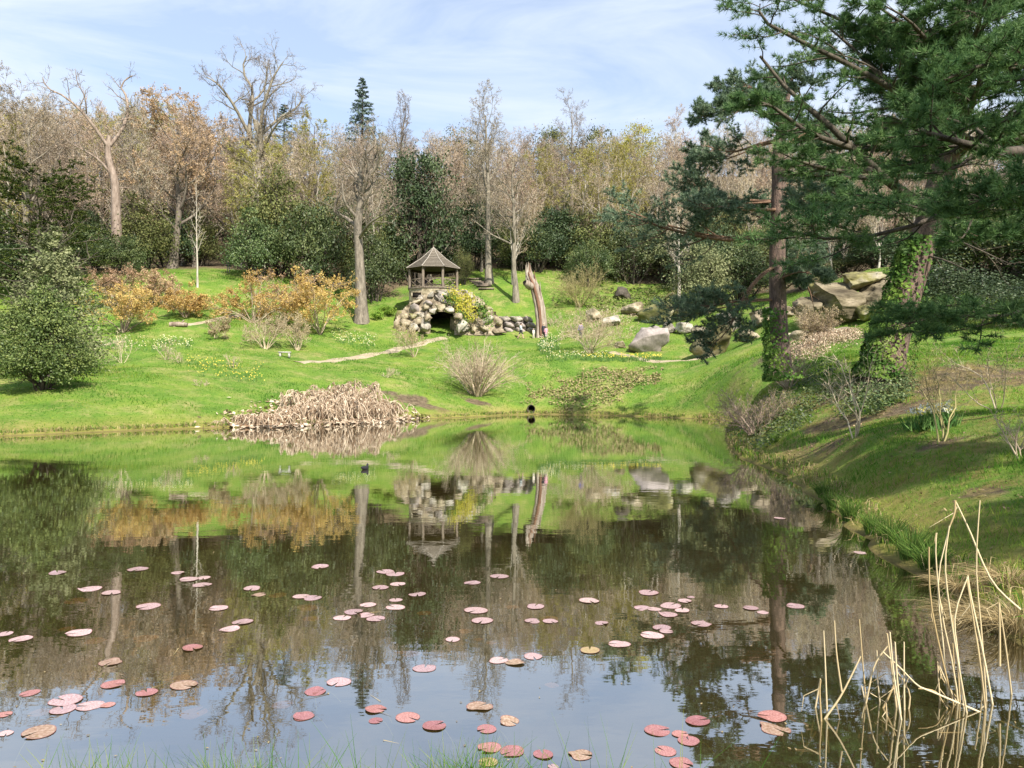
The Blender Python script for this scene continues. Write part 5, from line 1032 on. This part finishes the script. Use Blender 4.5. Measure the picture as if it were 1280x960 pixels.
# stone bench, log, drain
p = at(356, 63.5); bn = thing('stone_bench', 'small pale stone bench on the lawn near the start of the path', 'bench', p, .1)
g_ = Geo(); box(g_, (0, 0, .42), (1.0, .4, .1)); part('seat', g_.mesh('seat', M['stone_bench']), bn)
for x in (-.36, .36): g_ = Geo(); box(g_, (x, 0, .17), (.14, .32, .38)); part('leg', g_.mesh('leg', M['stone_bench']), bn)
p = at(223, 68); lg = thing('fallen_log', 'short fallen grey log lying on the left slope', 'log', p, .15)
g_ = Geo(); tubes(g_, path([(-.75, 0, .2), (0, .05, .24), (.75, 0, .2)], 7), A([.2, .24, .22, .24, .21, .2, .17]), 10, cap=True); part('trunk', g_.mesh('trunk', M['bark_dead'], True), lg)
g_ = Geo(); tubes(g_, path([(.3, 0, .3), (.4, -.1, .5), (.55, -.12, .6)], 5), np.linspace(.08, .04, 5), 6, cap=True); part('branch_stub', g_.mesh('branch_stub', M['bark_dead'], True), lg)
p = P(664, 511, 58.6); dp = thing('drain_pipe', 'dark drain pipe mouth in the far bank', 'drain pipe', p)
g_ = Geo(); a = np.linspace(0, 2 * np.pi, 16, endpoint=False); ro = np.stack([np.cos(a) * .3, 0 * a, np.sin(a) * .3], -1); k = np.arange(16)
g_.add(np.concatenate([ro + A([0, -.5, 0]), ro * .82 + A([0, -.5, 0]), ro + A([0, 1.5, 0]), ro * .82 + A([0, 1.5, 0])]), Q=np.concatenate([np.stack([k + o_, (k + 1) % 16 + o_, (k + 1) % 16 + t_, k + t_], -1) for o_, t_ in ((0, 16), (0, 32), (16, 48))])); part('pipe', g_.mesh('pipe', M['rock_dark']), dp)
g_ = Geo(); g_.add(np.concatenate([ro * .81 + A([0, .3, 0]), [[0, .3, 0]]]), T=np.stack([k, (k + 1) % 16, np.full(16, 16)], -1)); part('pipe_end', g_.mesh('pipe_end', M['black']), dp)

# ------------------------------------------------------------------ lily pads
def pad_mesh(seed, m, curl=.05, ragged=.04):
    rng = np.random.default_rng(seed); n_ = 22; a = np.linspace(.14, 2 * np.pi - .14, n_); rings = [.0, .5, .95, 1.]; V = []
    edge = 1 + ragged * np.interp(np.linspace(0, 1, n_), np.linspace(0, 1, 9), rng.normal(size=9)); wave = np.interp(np.linspace(0, 1, n_), np.linspace(0, 1, 8), rng.normal(size=8))
    for i, r in enumerate(rings):
        z = .004 + (curl * (r ** 3) * np.maximum(wave, -.25) if r else 0 * a)
        V.append(np.stack([np.cos(a) * r * edge, np.sin(a) * r * edge, z + .0 * a], -1))
    V = np.concatenate(V); i, j = np.meshgrid(np.arange(3), np.arange(n_ - 1), indexing='ij'); Q = np.stack([i * n_ + j, i * n_ + j + 1, (i + 1) * n_ + j + 1, (i + 1) * n_ + j], -1)
    g_ = Geo().add(V, Q=Q[:2]); g_.add(V, Q=Q[2:], mat=1); return g_.mesh('lily_pad', [M[m], M['pad_edge']], True)
PM = {'p': [pad_mesh(i, 'pad', .2 if i % 2 else .08, .06) for i in range(9)], 'r': [pad_mesh(10 + i, 'pad_red', .18 if i % 2 else .07, .05) for i in range(6)], 'b': [pad_mesh(20 + i, 'pad_brown', .22, .12) for i in range(4)], 's': [pad_mesh(30 + i, 'pad_sunk', .12, .08) for i in range(3)], 'y': [pad_mesh(40, 'pad_yellow', .1)]}
Z4 = [(230,115,75),(362,180,92),(447,195,82),(553,101,85),(712,116,60),(757,142,80),(815,135,62),(808,163,75),(595,250,95),(875,257,85),(1010,178,75),(1032,203,60,'b'),(1205,210,80),(1250,217,80),(1265,92,45),(20,360,60),(86,380,92),(318,357,110),(770,416,92,'r'),(972,312,88),(918,341,84),(446,472,95,'b'),(450,562,95,'r'),(118,597,80,'r'),(262,628,125),(252,664,100),(360,648,115),(430,645,60,'r'),(15,682,70,'r'),(150,752,135,'b'),(25,758,60),(732,568,112,'b'),(588,596,85,'r'),(1215,690,85,'r'),(1250,592,65,'r'),
      (268,330,65,'s'),(582,364,105,'s'),(716,525,85,'s'),(773,660,105,'s'),(305,218,85,'s'),(590,232,80,'s'),(1112,195,75,'s'),(1230,246,85,'s'),(1242,290,65,'s'),(1130,628,80,'s'),(158,663,80,'s'),(380,375,80,'s')]
Z5 = [(208,97,85),(485,120,75),(527,129,82),(465,187,80),(538,172,70),(623,215,84),(530,240,60),(527,272,92),(411,261,80),(350,292,90),(302,318,78),(400,305,82),(443,320,88),(860,167,80),(975,139,80),(875,285,105),(902,329,100),(1127,269,80),(1120,330,75),(1193,331,68),(775,410,70),(655,534,100),(285,593,105),(185,634,95,'r'),(135,739,92,'r'),(445,708,95,'r'),(583,743,118,'r'),(696,779,108,'r'),(445,757,65,'r'),(888,695,118,'b'),(1020,759,105,'b'),(921,795,88,'r'),(933,874,112,'r'),(1028,891,112,'r'),(926,935,95,'y'),(1160,904,92,'r'),(970,498,90),(1035,509,95,'b'),(1120,482,90),(1205,955,50),
      (150,263,95,'s'),(165,310,72,'s'),(652,288,65,'s'),(595,458,90,'s'),(555,455,45,'s'),(830,363,65,'s'),(885,396,45,'s'),(1030,260,60,'s'),(1188,310,80,'s'),(940,410,50,'s'),(1200,592,60,'s')]
Z6 = [(573,205,90),(325,238,95),(377,333,62),(553,271,85),(665,260,90),(600,275,60),(715,281,75),(658,297,85),(728,240,68),(753,224,36),(880,264,65),(1005,270,70),(1055,288,50),(1193,261,85),(800,335,95),(633,354,88),(650,370,60),(590,385,105),(452,421,100),(328,448,95,'y'),(778,745,115,'r'),(612,785,115,'r'),(745,830,95,'r'),(708,801,75,'r'),(645,873,103,'r'),(712,922,103,'r'),(285,886,108,'b'),(1093,727,125,'r'),(1103,775,145,'b')]
pads = [(z[0] * .3125, 680 + z[1] * .3125, z[2] * .3125, z[3] if len(z) > 3 else 'p') for z in Z4] + [(340 + z[0] * .2917, 680 + z[1] * .2917, z[2] * .2917, z[3] if len(z) > 3 else 'p') for z in Z5] + [(640 + z[0] * .297, 680 + z[1] * .297, z[2] * .297, z[3] if len(z) > 3 else 'p') for z in Z6]
pads += [(975, 648, 16, 'p'), (1076, 691, 18, 'p')]
pads.sort(key=lambda t: t[1])
ORD = ['leftmost', 'second from left', 'third from left', 'fourth from left', 'fifth from left', 'sixth from left', 'seventh from left', 'eighth from left', 'ninth from left', 'tenth from left', 'eleventh from left', 'twelfth from left', 'thirteenth from left', 'fourteenth from left', 'fifteenth from left']
BAND = ['in the %s band of pads' % w_ for w_ in ('farthest', 'second farthest', 'third farthest', 'fourth farthest', 'middle', 'fourth nearest', 'third nearest', 'second nearest', 'nearest', 'nearest')]
DESC = {'p': 'pink lily pad', 'r': 'reddish pink lily pad', 'b': 'withered pale brown lily pad', 's': 'sunken orange lily leaf', 'y': 'yellowing lily pad'}
nb = 9; per = math.ceil(len(pads) / nb); rng = np.random.default_rng(41); zst = 0
for bi in range(nb):
    band = sorted(pads[bi * per:(bi + 1) * per])
    for oi, (px, py, w, k) in enumerate(band):
        d = CAMH * FPX / (py - 480); r = mpx(w, d) / 2 * (.93 if k != 's' else 1.0); x = (px - 640) / FPX * d
        zst = (zst + 1) % 5; z = .0016 + .0009 * zst if k != 's' else -.02 - .01 * rng.random()
        lab = '%s, %s %s' % (DESC[k], ORD[oi], BAND[bi])
        o = single('lily_pad', PM[k][rng.integers(len(PM[k]))], lab, 'lily pad', 'water lily pads on the pond', None, (x, d, z), rng.random() * 6.28, (r, r * rng.uniform(.9, 1.06), min(r * .28, .045)))
        o.rotation_euler = (rng.normal() * .014, rng.normal() * .014, rng.random() * 6.28)
        if k in 'rb' and py > 830 and rng.random() < .6:
            a = rng.uniform(-1.6, .6); g_ = Geo(); tubes(g_, path([(0, 0, -.02), (math.cos(a) * r * 1.3, math.sin(a) * r * 1.3, -.012), (math.cos(a) * r * 2.4, math.sin(a) * r * 2.4, -.10)], 7), np.full(7, .0035), 5)
            q_ = part('stalk', g_.mesh('stalk', M['stem_green']), o); q_.matrix_parent_inverse.identity(); rz = o.rotation_euler.z; q_.rotation_euler = (0, 0, -rz); q_.scale = (1 / r, 1 / r, 1 / min(r * .28, .045))

# ------------------------------------------------------------------ reeds and rushes
z3 = lambda x, y: (900 + x * .354, 620 + y * .354)
REED = [[((330, 785), (355, 645)), ((357, 785), (352, 690), (356, 650)), ((378, 765), (372, 600), (366, 475)), ((430, 690), (412, 560), (404, 440)), ((373, 783), (430, 700), (497, 566))],
        [((520, 775), (505, 600), (492, 435)), ((522, 770), (500, 670)), ((518, 720), (545, 600), (592, 530)), ((568, 760), (558, 660), (554, 545)), ((590, 795), (586, 730)), ((553, 795), (600, 700), (620, 650)), ((630, 805), (605, 600), (590, 485)), ((640, 800), (625, 640), (618, 515)), ((652, 800), (650, 640), (650, 515)), ((655, 805), (670, 700), (625, 620)), ((640, 790), (615, 640), (600, 480)), ((770, 700), (700, 670), (640, 610), (575, 550))],
        [((790, 830), (775, 700), (768, 585)), ((855, 855), (800, 640), (745, 380), (738, 180)), ((850, 850), (830, 640), (780, 400), (762, 210), (765, 130)), ((850, 800), (840, 600), (820, 420)), ((870, 760), (820, 460), (795, 250), (810, 105)), ((815, 790), (790, 540), (770, 300), (812, 105)), ((870, 780), (820, 700), (770, 590)), ((865, 780), (840, 560), (830, 420), (875, 285)), ((780, 800), (776, 720)), ((1010, 950), (930, 840), (850, 730), (780, 640)), ((795, 740), (760, 690), (700, 680)), ((860, 850), (835, 700), (822, 520))],
        [((940, 795), (920, 600), (870, 285)), ((945, 795), (925, 500), (905, 250), (918, 15)), ((970, 780), (930, 560), (885, 350), (875, 280)), ((940, 790), (915, 560), (900, 470)), ((1032, 725), (1010, 540), (985, 375)), ((988, 600), (988, 480), (985, 375)), ((1060, 400), (960, 300), (880, 120), (830, 15)), ((830, 15), (828, 60), (812, 105))]]
RL = ['leftmost thin clump of broken straw coloured reed stems standing in the water', 'clump of bent straw coloured reed stems with a folded leaf, second from left', 'tallest tangle of straw coloured reed stems near the right bank', 'rightmost pair of tall pale reed stems beside the sedge']
for ci, (stems, lb) in enumerate(zip(REED, RL)):
    dd = 5.35 + .1 * ci; o = thing('reed_clump', lb, 'reeds', (0, 0, 0), 0, 1, 'dead reeds in the shallows')
    b0 = P(*z3(*stems[0][0]), dd) * A([1, 1, 0]); o.location = tuple(b0); rr = np.random.default_rng(50 + ci)
    for st in stems:
        off = rr.uniform(-.2, .2); pts = [P(*z3(*c), dd + off) - b0 for c in st]
        if st[0][1] > 690: e = pts[0] + (pts[0] - pts[1]) / max(abs(pts[0][2] - pts[1][2]), .05) * max(pts[0][2] + .25, .05); pts = [e] + pts
        c = path(pts, 12); g_ = Geo(); tubes(g_, c, np.linspace(.0080, .0046, 12) * rr.uniform(.8, 1.25), 5, rnd=rr.random()); part('stem', g_.mesh('stem', M['straw'], True), o)
        for _ in range(int(rr.integers(0, 3))):
            g_ = Geo(); e = c[-1 - int(rr.integers(0, 7))]; q_ = np.stack([e, e + A([rr.normal() * .04, 0, -.05]), e + A([rr.normal() * .08, 0, -.16])])[None]; ribbons(g_, q_, [.012], rr); part('leaf_blade', g_.mesh('leaf_blade', M['straw']), o)

def tuft(seed, n_, H, spread, w, m, bend=.5, K=4):
    rng = np.random.default_rng(seed); a = rng.random(n_) * 6.28; r = rng.random(n_) ** .7 * spread * .35; s = np.linspace(0, 1, K)[None, :, None]
    b0 = np.c_[np.cos(a) * r, np.sin(a) * r, np.full(n_, -.05)][:, None]; d = np.c_[np.cos(a), np.sin(a), np.zeros(n_)][:, None]; h = (H * rng.uniform(.55, 1.05, n_))[:, None, None]; sp_ = (spread * rng.uniform(.1, 1., n_))[:, None, None]
    pts = b0 + d * sp_ * s ** 1.7 + A([0, 0, 1.]) * h * (s - bend * .45 * s ** 2.4) + rng.normal(size=(n_, 1, 3)) * .02 * s
    g_ = Geo(); ribbons(g_, pts, np.full(n_, w), rng); return g_.mesh('blades', M[m])
RT = [(1040, 640, 13.9, .42, .25, 'small green rush tuft where the bank narrows'), (1062, 655, 12.6, .5, .3, 'second green rush tuft from the far end of the right shore'), (1090, 668, 11.6, .42, .26, 'green rush tuft in the middle of the right shore'), (1112, 690, 10.7, .5, .34, 'broad green rush tuft near the reeds on the right shore'), (1140, 708, 9.8, .55, .4, 'largest green rush tuft beside the tall reeds'), (1028, 622, 15.2, .38, .22, 'rush tuft at the corner of the right shore'), (968, 572, 24.4, .5, .25, 'lone rush tuft under the twiggy bush'), (1165, 722, 9.2, .45, .35, 'rush tuft just behind the tallest reeds')]
for i, (px, py, d, H, sp_, lb) in enumerate(RT):
    x = (px - 640) / FPX * d; single('rush_tuft', tuft(610 + i, 260, H, sp_, .012, 'rush', .4), lb, 'rushes', 'green rushes along the right shore', None, (x, d, max(g1(x, d), 0)))
for i, (px, d, H, sp_, lb) in enumerate([(1225, 7.5, .42, .62, 'drooping dry sedge left of the pair on the near right bank'), (1275, 7.0, .5, .7, 'large drooping dry sedge at the right edge'), (1262, 8.2, .42, .6, 'dry sedge behind the drooping pair on the near right bank'), (1205, 8.3, .36, .5, 'small dry sedge at the waterline behind the tall reeds')]):
    x = (px - 640) / FPX * d; single('dry_sedge', tuft(630 + i, 420, H, sp_, .008, 'sedge', 1.5, 6), lb, 'sedge', 'dry sedges on the near right bank', None, (x, d, max(g1(x, d), 0)))

# daffodils
def daff(points, seed, size, m, leafh, dens=1):
    rng = np.random.default_rng(seed); p = A(points); n_ = len(p); g_ = Geo()
    nl = n_ * 5; b0 = np.repeat(p, 5, 0) + np.c_[rng.normal(size=(nl, 2)) * .12, np.zeros(nl)]; t_ = b0 + np.c_[rng.normal(size=(nl, 2)) * .1, rng.uniform(.6, 1.1, nl) * leafh]; ribbons(g_, np.stack([b0, (b0 + t_) / 2, t_], 1), np.full(nl, leafh * .09 + .012), rng)
    f = p + np.c_[rng.normal(size=(n_, 2)) * .06, rng.uniform(1.0, 1.4, n_) * leafh]
    for k in range(3): leaves(g_, f, np.c_[rng.normal(size=(n_, 2)) * .5, np.full(n_, .4)] + A([.4, -.6, .2]), size, rng, .45, 1, .3)
    leaves(g_, f + A([.01, -.02, .01]), A([.3, -.8, .2]) + 0 * f, size * .45, rng, .9, 2, .2); return g_.mesh('daffodils', [M['daff_leaf'], M[m], M['petal_yellow']])
def scatter(px0, px1, d0_, d1_, n_, seed):
    rng = np.random.default_rng(seed); px = rng.uniform(px0, px1, n_); d = rng.uniform(d0_, d1_, n_) + (px - px0) / (px1 - px0) * 0; x = (px - 640) / FPX * d; return np.c_[x, d, gh(x, d)]
single('white_daffodils', daff(scatter(415, 470, 74, 80, 130, 1), 1, .11, 'petal_white', .3), 'white flowers scattered on the grass below the grey trunk', 'flowers', kind='stuff')
single('white_daffodils', daff(np.concatenate([scatter(684, 760, 67, 70, 110, 2), scatter(676, 692, 70, 78, 60, 3)]), 2, .11, 'petal_white', .35), 'white daffodils in front of the tan shrub', 'flowers', kind='stuff')
single('yellow_daffodils', daff(np.concatenate([scatter(728, 828, 66.8, 68.6, 190, 4)]), 3, .11, 'petal_yellow', .35), 'row of yellow daffodils along the edge of the terrace', 'flowers', kind='stuff')
single('pale_daffodils', daff(np.concatenate([scatter(100, 215, 58, 63, 110, 5), scatter(200, 240, 60, 64, 60, 6)]), 4, .11, 'petal_white', .3), 'pale daffodils across the left lawn below the first azalea', 'flowers', kind='stuff')
single('pale_daffodils', daff(scatter(235, 330, 50, 57, 130, 7), 5, .11, 'petal_yellow', .25), 'pale yellow daffodils scattered below the bare shrubs', 'flowers', kind='stuff')
single('blue_green_drift', daff(scatter(672, 700, 73, 82, 120, 8), 6, .11, 'petal_white', .5), 'drift of blue green daffodil leaves near the dead snag', 'flowers', kind='stuff')
c = at(1170, 16.3); rr = np.random.default_rng(9); pp = c + np.c_[rr.normal(size=(55, 2)) * A([.22, .15]), np.zeros(55)]; pp[:, 2] = gh(pp[:, 0], pp[:, 1])
o = thing('daffodil_clump', 'clump of cream daffodils beside the mulched sapling on the bank', 'flowers', c)
q_ = part('flowers', daff(pp - c, 7, .16, 'petal_white', .34), o); q_['kind'] = 'stuff'

# ------------------------------------------------------------------ ground cover and grass
def cover(region, n_, seed, size, m, h=.12):
    rng = np.random.default_rng(seed); px0, px1, d0_, d1_ = region; d = rng.uniform(d0_, d1_, n_); px = rng.uniform(px0, px1, n_); x = (px - 640) / FPX * d; sd = shore_sd(x, d); ex = ((px - (px0 + px1) / 2) / ((px1 - px0) / 2)) ** 2 + ((d - (d0_ + d1_) / 2) / ((d1_ - d0_) / 2)) ** 2; dens = .6 * vnoise(x, d, .8, seed) + .4 * vnoise(x, d, 2.3, seed + 1); k = (sd > .1) & (dens + .25 * rng.random(n_) > .38 + .38 * ex); x, d = x[k], d[k]
    p = np.c_[x, d, gh(x, d) + rng.random(len(x)) * h]; g_ = Geo(); leaves(g_, p, A([0, -.3, 1.]) + 0 * p, size, rng, .8 if m != 'dead_leaf' else .4, 0, .5 if m != 'dead_leaf' else 1.3); return g_.mesh('leaves', M[m])
single('ground_ivy', cover((900, 1075, 24, 34), 8000, 21, .09, 'leaf_holly', .2), 'ivy carpet on the steep bank below the red barked pine', 'ivy', kind='stuff')
single('ground_ivy', cover((1040, 1150, 22, 27), 5000, 22, .09, 'leaf_holly', .25), 'ivy spreading round the foot of the leaning pine', 'ivy', kind='stuff')
single('dry_bracken', cover((965, 1080, 46, 53), 12000, 23, .13, 'dead_leaf', .6), 'dry tan bracken at the foot of the sandstone outcrop', 'bracken', kind='stuff')
single('dry_bracken', cover((700, 800, 78, 90), 9000, 24, .14, 'dead_leaf', .4), 'dry tan bracken on the slope left of the boulders', 'bracken', kind='stuff')
single('heather', cover((650, 830, 57.5, 65), 7000, 26, .16, 'twig_olive', .2), 'dull brown heather on the far bank slope', 'heather', kind='stuff')
single('low_greenery', cover((690, 960, 86, 101), 6000, 25, .3, 'leaf_olive', .5), 'low green undergrowth along the edge of the wood among boulders', 'undergrowth', kind='stuff')

def blades(x, y, H, w, seed, m='grass', tint=None):
    rng = np.random.default_rng(seed); n_ = len(x); p = np.c_[x, y, gh(x, y) - .01]; a = rng.random(n_) * 6.28; s = np.c_[np.cos(a), np.sin(a), 0 * a] * (w * rng.uniform(.7, 1.2, n_) * .5)[:, None]
    t_ = p + np.c_[rng.normal(size=(n_, 2)) * (H * .4)[:, None], H * rng.uniform(.5, 1.1, n_)]
    V = np.stack([p - s, p + s, t_], 1); T = np.arange(3)[None] + (np.arange(n_) * 3)[:, None]; r = np.clip((vnoise(x, y, .5, 31) * .6 + vnoise(x, y, 2.2, 32) * .35 + rng.normal(size=n_) * .15), 0, 1)
    return Geo().add(V.reshape(-1, 3), T=T, rnd=np.repeat(r, 3)).mesh('blades', M[m])
rng = np.random.default_rng(81)
soil_at = lambda x, y: soil[np.clip(np.searchsorted(gy, y), 0, len(gy) - 1), np.clip(np.searchsorted(gx, x), 0, len(gx) - 1)]
y = 5 + 33 * rng.random(250000) ** 1.3; x = rng.uniform(4, 27, len(y)); sd = shore_sd(x, y); k = (sd > .05) & (x < y * .72 + 1.5) & (rng.random(len(y)) > soil_at(x, y) * 1.25); x, y = x[k], y[k]
H = .04 + .17 * vnoise(x, y, .7, 33) ** 2 * (.3 + 1.2 * vnoise(x, y, 2.6, 36)) + .03 * (rng.random(len(x)) < .1)
single('bank_grass', blades(x, y, H, .006 + y * .0007, 82), 'short rough grass on the right bank', 'grass', kind='stuff')
y = 34 + 66 * rng.random(260000) ** .9; x = (rng.uniform(-60, 1340, len(y)) - 640) / FPX * y; sd = shore_sd(x, y); k = (sd > .2) & ((x < 8) | (y > 44)) & (rng.random(len(y)) > soil_at(x, y) * 1.1); x, y = x[k], y[k]
H = .05 + .22 * vnoise(x, y, .35, 34) ** 2 * (.4 + vnoise(x, y, 1.5, 35))
single('lawn_grass', blades(x, y, H, np.full(len(x), .05), 83), 'meadow grass on the far slope', 'grass', kind='stuff')
# grass at the photographer's feet, on the near bank
cs = [(-2.35, 40), (-2.1, 60), (-1.55, 110), (-1.35, 80), (-1.1, 40), (-.72, 6), (-.3, 120), (-.16, 150), (-.45, 40), (.02, 30), (.22, 8), (-.9, 12), (.45, 14), (.9, 10)]
pts = []
for cx, k_ in cs:
    n_ = k_; s = np.linspace(0, 1, 5)[None, :, None]; bx = cx + rng.normal(size=n_) * .11; byy = 4.12 + rng.normal(size=n_) * .05; b0 = np.c_[bx, byy, gh(bx, byy) - .02][:, None]; d = np.c_[rng.normal(size=n_) * .14, rng.normal(size=n_) * .08, rng.uniform(.14, .36, n_) * (1.35 if k_ < 20 else 1.)][:, None]
    pts.append(b0 + d * s + A([0, 0, -1.]) * np.abs(d[..., :1]) * .3 * s ** 2)
g_ = Geo(); pts = np.concatenate(pts); ribbons(g_, pts, np.full(len(pts), .006), rng); single('near_grass', g_.mesh('near_grass', M['grass']), 'long grass blades at the foot of the picture on the near bank', 'grass', kind='stuff')
y = rng.uniform(1.5, 4.3, 14000); x = rng.uniform(-6, 4, 14000); k = shore_sd(x, y) > .02; x, y = x[k], y[k]
single('near_grass', blades(x, y, np.full(len(x), .09), np.full(len(x), .007), 84), 'short turf of the near bank behind the long blades', 'grass', kind='stuff')

def litter(region, n_, seed, size, m='dead_leaf'):
    rng = np.random.default_rng(seed); x0, x1, y0, y1 = region; x = rng.uniform(x0, x1, n_); y = rng.uniform(y0, y1, n_); k = (shore_sd(x, y) > .1) & (rng.random(n_) < .15 + 1.2 * soil_at(x, y)); x, y = x[k], y[k]
    p = np.c_[x, y, gh(x, y) + .025]; g_ = Geo(); leaves(g_, p, A([0, 0, 1.]) + 0 * p, size, rng, .6, 0, .35); return g_.mesh('leaves', M[m])
single('fallen_leaves', litter((5, 25, 6, 32), 16000, 85, .06, 'bark_leaf'), 'fallen brown leaves lying on the right bank', 'fallen leaves', kind='stuff')

# ragged fringe of grass and sedge along the whole waterline
rng = np.random.default_rng(87); seg = np.diff(SH, axis=0); L_ = np.linalg.norm(seg, axis=1); n_ = 26000; k = rng.choice(len(seg), n_, p=L_ / L_.sum()); nv = np.stack([seg[:, 1], -seg[:, 0]], -1) / L_[:, None]
p = SH[k] + seg[k] * rng.random((n_, 1)) + nv[k] * rng.uniform(-.1, .55, (n_, 1)) ; sd = shore_sd(p[:, 0], p[:, 1]); cl = vnoise(p[:, 0], p[:, 1], 1.1, 44) * .6 + vnoise(p[:, 0], p[:, 1], 3., 45) * .4; kk = (sd > -.02) & (cl + rng.normal(size=n_) * .1 > .42) & (p[:, 1] > 4.5); p = p[kk]; n_ = len(p); far = np.clip(p[:, 1] / 40, .25, 1.3)
z0 = gh(p[:, 0], p[:, 1]); a = rng.random(n_) * 6.28; H_ = rng.uniform(.08, .26, n_); b0 = np.c_[p, z0 - .02]; m_ = b0 + np.c_[np.cos(a) * .05, np.sin(a) * .05, H_ * .8]; t_ = b0 + np.c_[np.cos(a) * .16, np.sin(a) * .16, H_ * rng.uniform(.6, 1., n_)]
for nm_, sel, mm_, lb_ in (('shore_grass', rng.random(n_) < .5, 'grass', 'green grass fringe overhanging the waterline'), ('shore_sedge', None, 'sedge', 'dry straw fringe along the waterline')):
    if sel is not None: first = sel
    else: sel = ~first
    g_ = Geo(); ribbons(g_, np.stack([b0, m_, t_], 1)[sel], (.008 + .022 * far)[sel], rng); single(nm_, g_.mesh(nm_, M[mm_]), lb_, 'grass', kind='stuff')
rng = np.random.default_rng(88); n_ = 260; d = 4.6 + 26 * rng.random(n_) ** 2; px = rng.uniform(-60, 1300, n_); x = (px - 640) / FPX * d; k = shore_sd(x, d) < -.3; x, d = x[k], d[k]
g_ = Geo(); p = np.c_[x, d, np.full(len(x), .004)]; leaves(g_, p, A([0, 0, 1.]) + 0 * p, .026, rng, .5, 0, .02); tw_ = np.stack([p[::6], p[::6] + np.c_[rng.normal(size=(len(p[::6]), 2)) * .09, np.zeros(len(p[::6]))]], 1); ribbons(g_, tw_, np.full(len(tw_), .006), rng)
single('pond_debris', g_.mesh('pond_debris', M['sedge']), 'tiny dead leaves and twig bits drifting on the pond', 'debris', kind='stuff')
